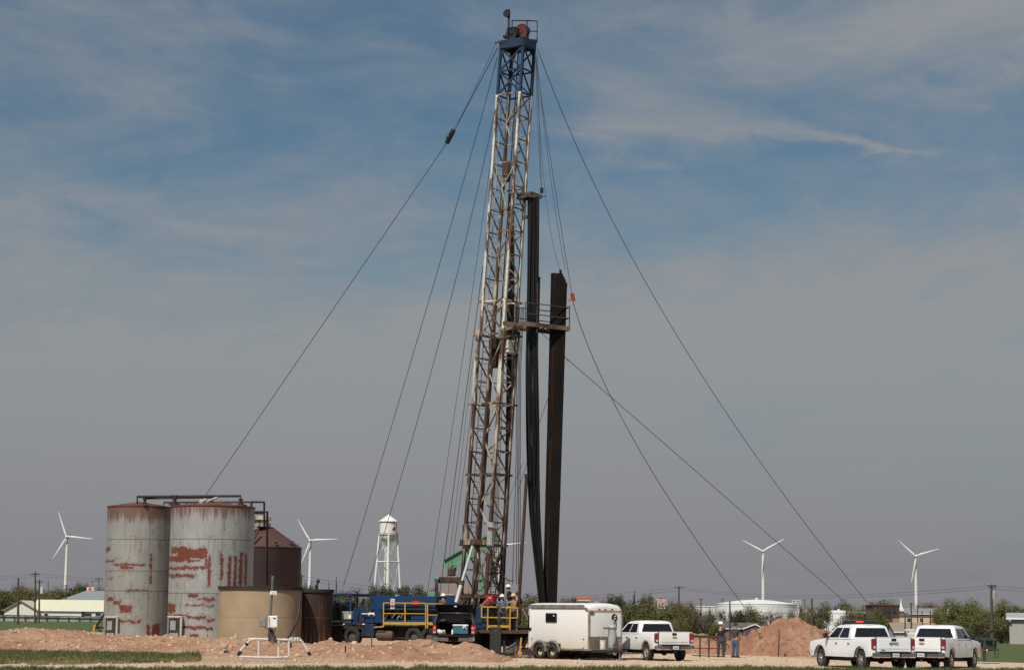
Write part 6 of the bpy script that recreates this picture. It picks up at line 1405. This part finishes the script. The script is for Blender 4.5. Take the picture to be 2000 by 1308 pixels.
gable('house',1286,1302,600,1170,1186,None,8,'small white and tan house half hidden by trees right of the middle pole',M('wall_far3',(.55,.46,.36),.8),M('roof_far',(.30,.22,.17),.8))
for x,d_,y,lab in ((1352,640,1184,'white industrial building seen through bare trees left of the big white tank'),):
    block('building',x-22,x+46,d_,y,14,lab,M('wall_ind',(.58,.57,.54),.7),'building')
# big white storage tanks
def bigtank(px0,px1,d,ye,yp,label,stairs):
    c=gd((px0+px1)/2,d); r_=(px1-px0)/2/F*d; zt_=P((px0+px1)/2,ye,d-r_*.5).z; zp=P((px0+px1)/2,yp,d).z; root=thing('white_tank',c,label,'storage tank')
    b=MB(); b.lathe([(r_,c.z-.5),(r_,zt_)],72,Vector((c.x,c.y,0)),caps=False); b.build('shell',M('tank_white',(.74,.74,.72),.5,stretch=(1,1,1),scale=.3,var=.05),root)
    b=MB(); b.lathe([(r_+.1,zt_-.05),(r_+.1,zt_+.1),(r_*.4,zt_+(zp-zt_)*.8),(.3,zp),(.3,zp+.5),(0,zp+.5)],72,Vector((c.x,c.y,0)),caps=False); b.build('roof',white_p,root)
    b=MB()
    for zz in(.35,.55,.75,.93): zq=c.z+(zt_-c.z)*zz; b.lathe([(r_+.03,zq-.05),(r_+.06,zq),(r_+.03,zq+.05)],72,Vector((c.x,c.y,0)),caps=False)
    b.build('weld_ring',M('tank_ring',(.60,.60,.58),.5),root)
    b=MB()
    if stairs:
        n_=20
        for i in range(n_):
            f=i/(n_-1); an=R(-48)+R(36)*f; z_=c.z+1+(zt_-c.z-1)*f; p=Vector((c.x+cos(an)*(r_+.5),c.y+sin(an)*(r_+.5),z_)); b.box(p,(.9,.9,.12),Matrix.Rotation(an,3,'Z')); b.beam(p+Vector((cos(an)*.4,sin(an)*.4,0)),p+Vector((cos(an)*.4,sin(an)*.4,1.0)),.08)
            b.box(p+Vector((cos(an)*.45,sin(an)*.45,.4)),(.1,.8,.5),Matrix.Rotation(an,3,'Z'))
    an=R(-14) if stairs else R(190)
    p=Vector((c.x+cos(an)*r_*.97,c.y+sin(an)*r_*.97,zt_)); b.box(p,(2.6,1.2,.15))
    for o in(-1.2,0,1.2): b.beam(p+Vector((o,-.6,0)),p+Vector((o,-.6,1.2)),.09)
    b.beam(p+Vector((-1.2,-.6,1.2)),p+Vector((1.2,-.6,1.2)),.09); b.beam(p+Vector((-1.2,-.6,.6)),p+Vector((1.2,-.6,.6)),.08); b.build('stairs',white_p,root)
bigtank(1400,1556,600,1179,1170,'big white storage tank with a stair on its right side',True)
bigtank(1570,1706,700,1196,1191,'low white storage tank behind the dirt heap, lower than the big one',False)
# ------------------------------------------------------------ poles
def upole(px,yt,d,label,arm=None,wpx=14,extra=None,lean=0,r0=.14,group=None,wires=False,mat_=woodp):
    g_=gd(px,d); tp_=P(px+lean,yt,d); root=thing('utility_pole',g_,label,'utility pole',group)
    b=MB(); b.path([g_-ez*.3,tp_],[r0*1.25,r0*.8],8); b.build('pole',mat_,root)
    if arm:
        for ya in arm:
            p=P(px+lean,ya,d); w=wpx/F*d; b=MB(); b.box(p-Vector((0,.16,0)),(w,.12,.16)); ar=b.build('crossarm',mat_,root)
            b=MB()
            for f in(-.46,-.2,.2,.46): b.lathe([(0,0),(.05,0),(.07,.1),(.03,.2),(0,.2)],7,p+Vector((w*f,-.16,.08)))
            b.build('insulator',steelg,ar)
    if extra=='transformer':
        p=P(px+5,yt+18,d); b=MB(); b.lathe([(0,-.4),(.22,-.4),(.24,.35),(.1,.45),(0,.45)],12,p-ez*.2); b.path([p+ez*.3,p+Vector((.3,0,.9)),P(px+4,yt+6,d)],.03,5); b.path([P(px+5,yt+5,d),P(px+9,yt+16,d),P(px+7,yt+24,d),P(px+2,yt+26,d)],.03,5); b.build('transformer',steelg,root)
    if extra=='can':
        p=P(px+5,yt+22,d); b=MB(); b.lathe([(0,-.5),(.28,-.5),(.3,.5),(.12,.6),(0,.6)],12,p); b.build('transformer',M('trans_pale',(.45,.50,.52),.5),root)
    if extra=='lamp':
        p=P(px,yt,d); b=MB(); b.path([p,p+Vector((.7,-.2,.15))],.04,6); b.ball(p+Vector((.85,-.2,.1)),(.25,.15,.1),8,5); b.build('lamp_head',white_p,root)
    return root
upole(36,1127.5,300,'bare dark pole without a crossarm above the left gable',r0=.16)
upole(69,1116.5,330,'tall pole with one crossarm above the cream roof, second from the left',arm=(1121,),wpx=19)
upole(77,1130.5,340,'shorter pole with a crossarm and pale transformer right of the tall crossarm pole',arm=(1135.5,),wpx=15,extra='can',lean=0)
upole(94,1133,520,'thin distant pole left of the leftmost wind turbine',r0=.12)
upole(129,1141,520,'thin distant pole with a short crossarm in front of the turbine tower',arm=(1143,),wpx=10,r0=.13)
upole(193,1127,620,'distant double armed pole just left of the silver tank',arm=(1128.5,1132),wpx=15,r0=.14)
upole(180,1134,640,'faint distant pole beside the cream square sign',r0=.12)
upole(588,1120,300,'dark pole with a crossarm and fittings behind the tan tank rim',arm=(1125,),wpx=13,r0=.2)
upole(1326,1144,330,'pole with a wide crossarm above the muddy white pickup',arm=(1146.5,),wpx=18,lean=0)
upole(1291,1166,640,'distant pole with a crossarm behind the small white and tan house',arm=(1167.5,),wpx=9,r0=.18)
upole(1369,1168,560,'distant pole with a crossarm left of the big white tank',arm=(1169.5,),wpx=9,r0=.18)
upole(1386.5,1185,420,'short dark pole among bare trees left of the big white tank',r0=.13)
upole(1411,1168,760,'far pole with a crossarm over the left edge of the big white tank',arm=(1169,),wpx=10,r0=.2)
upole(1425.5,1174,330,'brown pole in front of the big white tank above the hard hat',lean=0)
upole(1571.5,1170,700,'far pole with a crossarm in the gap between the white tanks',arm=(1170.5,),wpx=7,r0=.2)
upole(1562,1179,560,'thin pole close to the right side of the big white tank',r0=.15)
upole(1585.5,1168,300,'tall bare brown pole in front of the lower white tank',r0=.16)
upole(1653,1182,310,'bare brown pole at the right part of the lower white tank',r0=.13)
upole(1727,1169,620,'far pole with a short crossarm above the red brick building',arm=(1171,),wpx=7,r0=.2)
upole(1767.5,1196,330,'short dark post before the cream building, leftmost of its row',r0=.12)
upole(1779.5,1176.5,360,'pole with a one sided arm before the cream building',arm=(1177.5,),wpx=6)
upole(1792,1180,420,'thin pole right of the one sided arm pole',r0=.12)
upole(1801,1193,380,'short brown post before the right part of the cream building',r0=.11)
upole(1817,1192.5,360,'short brown post at the right end of the cream building',r0=.13)
upole(1848,1174,300,'pole with a pale transformer left of the light green trees',extra='can',r0=.13)
upole(1851.5,1181,300,'thin pole close behind the pale transformer pole',r0=.09)
upole(1936.5,1140.5,215,'big brown pole with a crossarm and hanging cables near the right edge',arm=(1143.5,),wpx=17,extra='transformer',lean=-.2,r0=.16)
upole(1959,1182.5,320,'lamp pole with a white head near the grey metal building',extra='lamp',r0=.11)
upole(1504.5,1205,300,'short dark fence post left of the dirt heap top',r0=.13)
upole(1517,1203,290,'thicker dark fence post just left of the dirt heap top',r0=.16)
# faint power lines
def line(p0,p1,sag,lab,r_=.03,n=1,dz=.5):
    b=MB()
    for k_ in range(n):
        a_,c_=P(*p0)-ez*dz*k_,P(*p1)-ez*dz*k_; b.path([a_.lerp(c_,t_/16)-ez*sag*4*(t_/16)*(1-t_/16) for t_ in range(17)],r_,4)
    return tag(b.build('power_line',M('line_grey',(.10,.10,.11),.6)),lab,'wire')
line((1936,1142,215),(2300,1140,215),.6,'pair of power lines leading right from the big crossarm pole',.018,2,.0 or .35)
line((1326,1146,330),(1936,1142,215),1.2,'power lines strung between the two big crossarm poles on the right',.018,2,.3)
line((69,1119,330),(-200,1116,330),.8,'power lines leading left from the tall crossarm pole',.02,2,.4)
line((69,1119,330),(588,1124,300),1.0,'power lines behind the storage tanks',.02,2,.4)
line((588,1124,300),(1326,1146,330),2.2,'long power lines crossing behind the rig',.02,2,.5)
# misc far objects: bucket truck beside the tan roof
bt=thing('utility_truck',gd(1786,330),'white utility truck top beside the tan roofed house','truck'); q=lambda x,y,d=330:P(x,y,d)
b=MB(); b.box(q(1780,1233),(1.0,1.6,.9),bev=.1); b.box(q(1772,1230),(.9,.5,.35),bev=.06); b.box(q(1792,1243),(3.5,2,1.2),bev=.1); b.build('boom_body',M('truck_white',(.55,.53,.48),.5),bt)
b=MB(); 
for o in(1783,1800): b.lathe([(0,-.15),(.4,-.15),(.4,.15),(0,.15)],14,q(o,1254),Matrix.Rotation(PI/2,3,'X'))
b.build('wheel',rubber,bt)
# ------------------------------------------------------------ trees
GR='trees along the edge of town'
T=lambda k,v,px,top,w,d,lab,g=None: tree(k,v,px,top,w,d,lab,g)
T('dark',0,737,1137.5,52,352,'dark pine left under the water tower, leftmost of the dark pines','dark pines below the water tower')
T('dark',1,770,1134.5,58,360,'tallest dark pine directly below the water tower legs','dark pines below the water tower')
T('dark',2,803,1137.5,56,356,'dark pine right of the tallest pine below the water tower','dark pines below the water tower')
T('dark',0,836,1149,52,350,'lower dark pine behind the left end of the pump jack','dark pines below the water tower')
T('dark',1,1200,1146.5,44,420,'dark round crowned tree standing above the white trailer')
T('dark',2,1118,1163,26,400,'small dark round tree above the left end of the white trailer')
T('cyp',0,641.5,1132.5,7,420,'thin dark cypress above the brown tank, left of two','cypresses above the rig truck'); T('cyp',1,655.5,1122,8,420,'taller thin dark cypress above the blue canopy, right of two','cypresses above the rig truck')
T('cyp',2,1238.5,1151,12,520,'pointed dark tree right of the round crowned tree')
T('dark',0,599,1136,26,420,'dark pointed tree between the maroon tank and the wind turbine')
T('bare',0,686,1143,70,370,'bare brown tree above the blue canopy of the rig truck'); T('bare',1,655,1148,70,380,'bare brown tree behind the brown rust streaked tank'); T('brown',0,622,1147,60,400,'budding brown tree behind the rust streaked tank vent')
T('light',0,1876,1156.5,66,300,'tall light green tree left of the big crossarm pole'); T('light',1,1907,1159,56,305,'light green tree touching the left of the big crossarm pole'); T('light',2,1966,1166,60,300,'light green tree right of the big crossarm pole'); T('light',0,1996,1170,50,310,'light green tree above the grey metal building'); T('light',1,1836,1171,32,330,'small light green tree left of the pale transformer pole')
T('olive',0,1466,1175,56,530,'green tree in front of the middle of the big white tank'); T('dark',2,1440,1188,34,520,'dark green bush before the left part of the big white tank'); T('brown',1,1507,1184,54,530,'budding tree before the right part of the big white tank'); T('bare',2,1376,1183,54,380,'bare grey tree left of the big white tank'); T('bare',0,1416,1186,34,520,'bare tree before the left edge of the big white tank')
T('olive',1,1690,1178,92,440,'wide olive tree in front of the lower white tank'); T('olive',2,1712,1186,40,400,'olive tree before the left end of the red brick building'); T('brown',2,1655,1190,60,390,'sparse bush before the lower white tank')
T('olive',0,1598,1170,54,640,'rounded olive tree between the two white tanks'); T('olive',1,1640,1168,60,760,'rounded olive tree rising behind the lower white tank'); T('olive',2,1707,1173,60,700,'olive tree behind the top of the red brick building')
i=0
ROW=[('olive',1248,1160,70,430),('olive',1290,1172,80,380),('olive',1330,1176,70,390),('olive',1222,1168,60,380),('brown',1165,1160,60,440),('brown',1097,1158,60,450),('olive',1180,1172,70,380),('olive',1140,1176,70,370),('brown',1262,1162,50,470),('dark',1266,1163,34,480),('olive',1310,1165,60,520),('brown',1345,1172,60,520),('olive',1362,1182,50,430),('bare',1392,1180,40,520),('olive',1035,1158,60,420),('olive',1012,1170,60,380),('brown',1048,1180,50,360),('olive',900,1168,70,400),('olive',862,1160,60,420),('brown',940,1168,60,420),('olive',975,1168,60,430),
 ('olive',20,1143,70,420),('brown',45,1134,50,430),('olive',66,1146,60,420),('brown',92,1136,60,440),('olive',118,1144,60,430),('olive',150,1146,60,440),('dark',161,1134,30,460),('brown',143,1135,40,470),('olive',184,1146,60,450),('brown',205,1140,50,480),('olive',-5,1148,60,430),('olive',8,1160,60,400),('olive',40,1160,60,405),('olive',75,1160,60,410),('olive',105,1158,60,410),
 ('olive',590,1150,60,430),('olive',625,1152,60,420),('olive',665,1165,80,350),('olive',705,1168,70,345),('brown',640,1168,70,345),('olive',690,1180,80,330),
 ('olive',1555,1185,40,520),('brown',1545,1176,40,680),('brown',1565,1180,40,660),('olive',1668,1176,60,800),('brown',1745,1172,60,780),('olive',1722,1170,50,820),('brown',1800,1174,70,820),('brown',1840,1176,60,700),('brown',1820,1178,60,760),('olive',1795,1182,60,760),('olive',1840,1192,40,520),('olive',1862,1192,50,360),('olive',1880,1200,50,400),('olive',1940,1186,50,330),('olive',1985,1185,70,300),('olive',1955,1195,60,290),('olive',1895,1190,70,285),('olive',1868,1205,60,280),('brown',1925,1180,50,340),('olive',2020,1172,70,310)]+[('olive',x,1150+(x*7)%13,60,600+(x*13)%60) for x in range(-20,215,22)]
for j,(k,px,top,w,d) in enumerate(ROW):
    top+=rnd.uniform(-5,7); w*=rnd.uniform(.85,1.25)
    if px<210: d=d*.35+455; w*=1.25
    fam={'olive':'olive green scrub tree in the tree line at the edge of town','brown':'half bare brownish tree in the tree line at the edge of town','bare':'leafless grey brown tree in the tree line at the edge of town','dark':'small dark round tree in the tree line at the edge of town'}[k]
    tree(k,j%3,px,top,w,d,fam,{'olive':'olive scrub trees of the tree line','brown':'brownish trees of the tree line','bare':'leafless trees of the tree line','dark':'small dark trees of the tree line'}[k])
r_=random.Random(11)
for j in range(46):
    px=r_.choice((r_.uniform(1080,1390),r_.uniform(1080,1390),r_.uniform(1845,2020),r_.uniform(580,740),r_.uniform(840,1060)))
    d=r_.uniform(340,470); tree('bush',j%3,px,1197+r_.uniform(-6,10)+(4 if px>1300 else 0),r_.uniform(34,64),d,'low olive bush at the foot of the tree line','low bushes of the tree line')
# far brush: one mass near the horizon
b=MB(); r_=random.Random(3)
for i in range(15000):
    d=r_.uniform(700,1500); k_=r_.uniform(-.30,.30); x=k_*d; top=8.0+3.5*noise.noise(Vector((x*.012,d*.004,0)))+2.5*noise.noise(Vector((x*.05,d*.02,5)))
    z=zg(x,d)+r_.random()**.7*max(2,top); s=r_.uniform(.5,1.1); a_=Vector((r_.gauss(0,1),r_.gauss(0,.5),r_.gauss(0,1))).normalized()*s; c_=a_.cross(Vector((r_.gauss(0,.4),1,r_.gauss(0,.4)))).normalized()*s*.7
    p=Vector((x,d,z)); b.add([p-a_-c_*.4,p+a_*.2-c_,p+a_+c_*.4,p-a_*.2+c_],[(0,1,2,3)])
tag(b.build('far_woods',LF['far'],smooth=0,loc=(0,1000,0)),'distant brush and trees merging into one dark band along the horizon','woods',kind='stuff')
for o in bpy.data.objects:
    if '_w' in o: del o['_w']
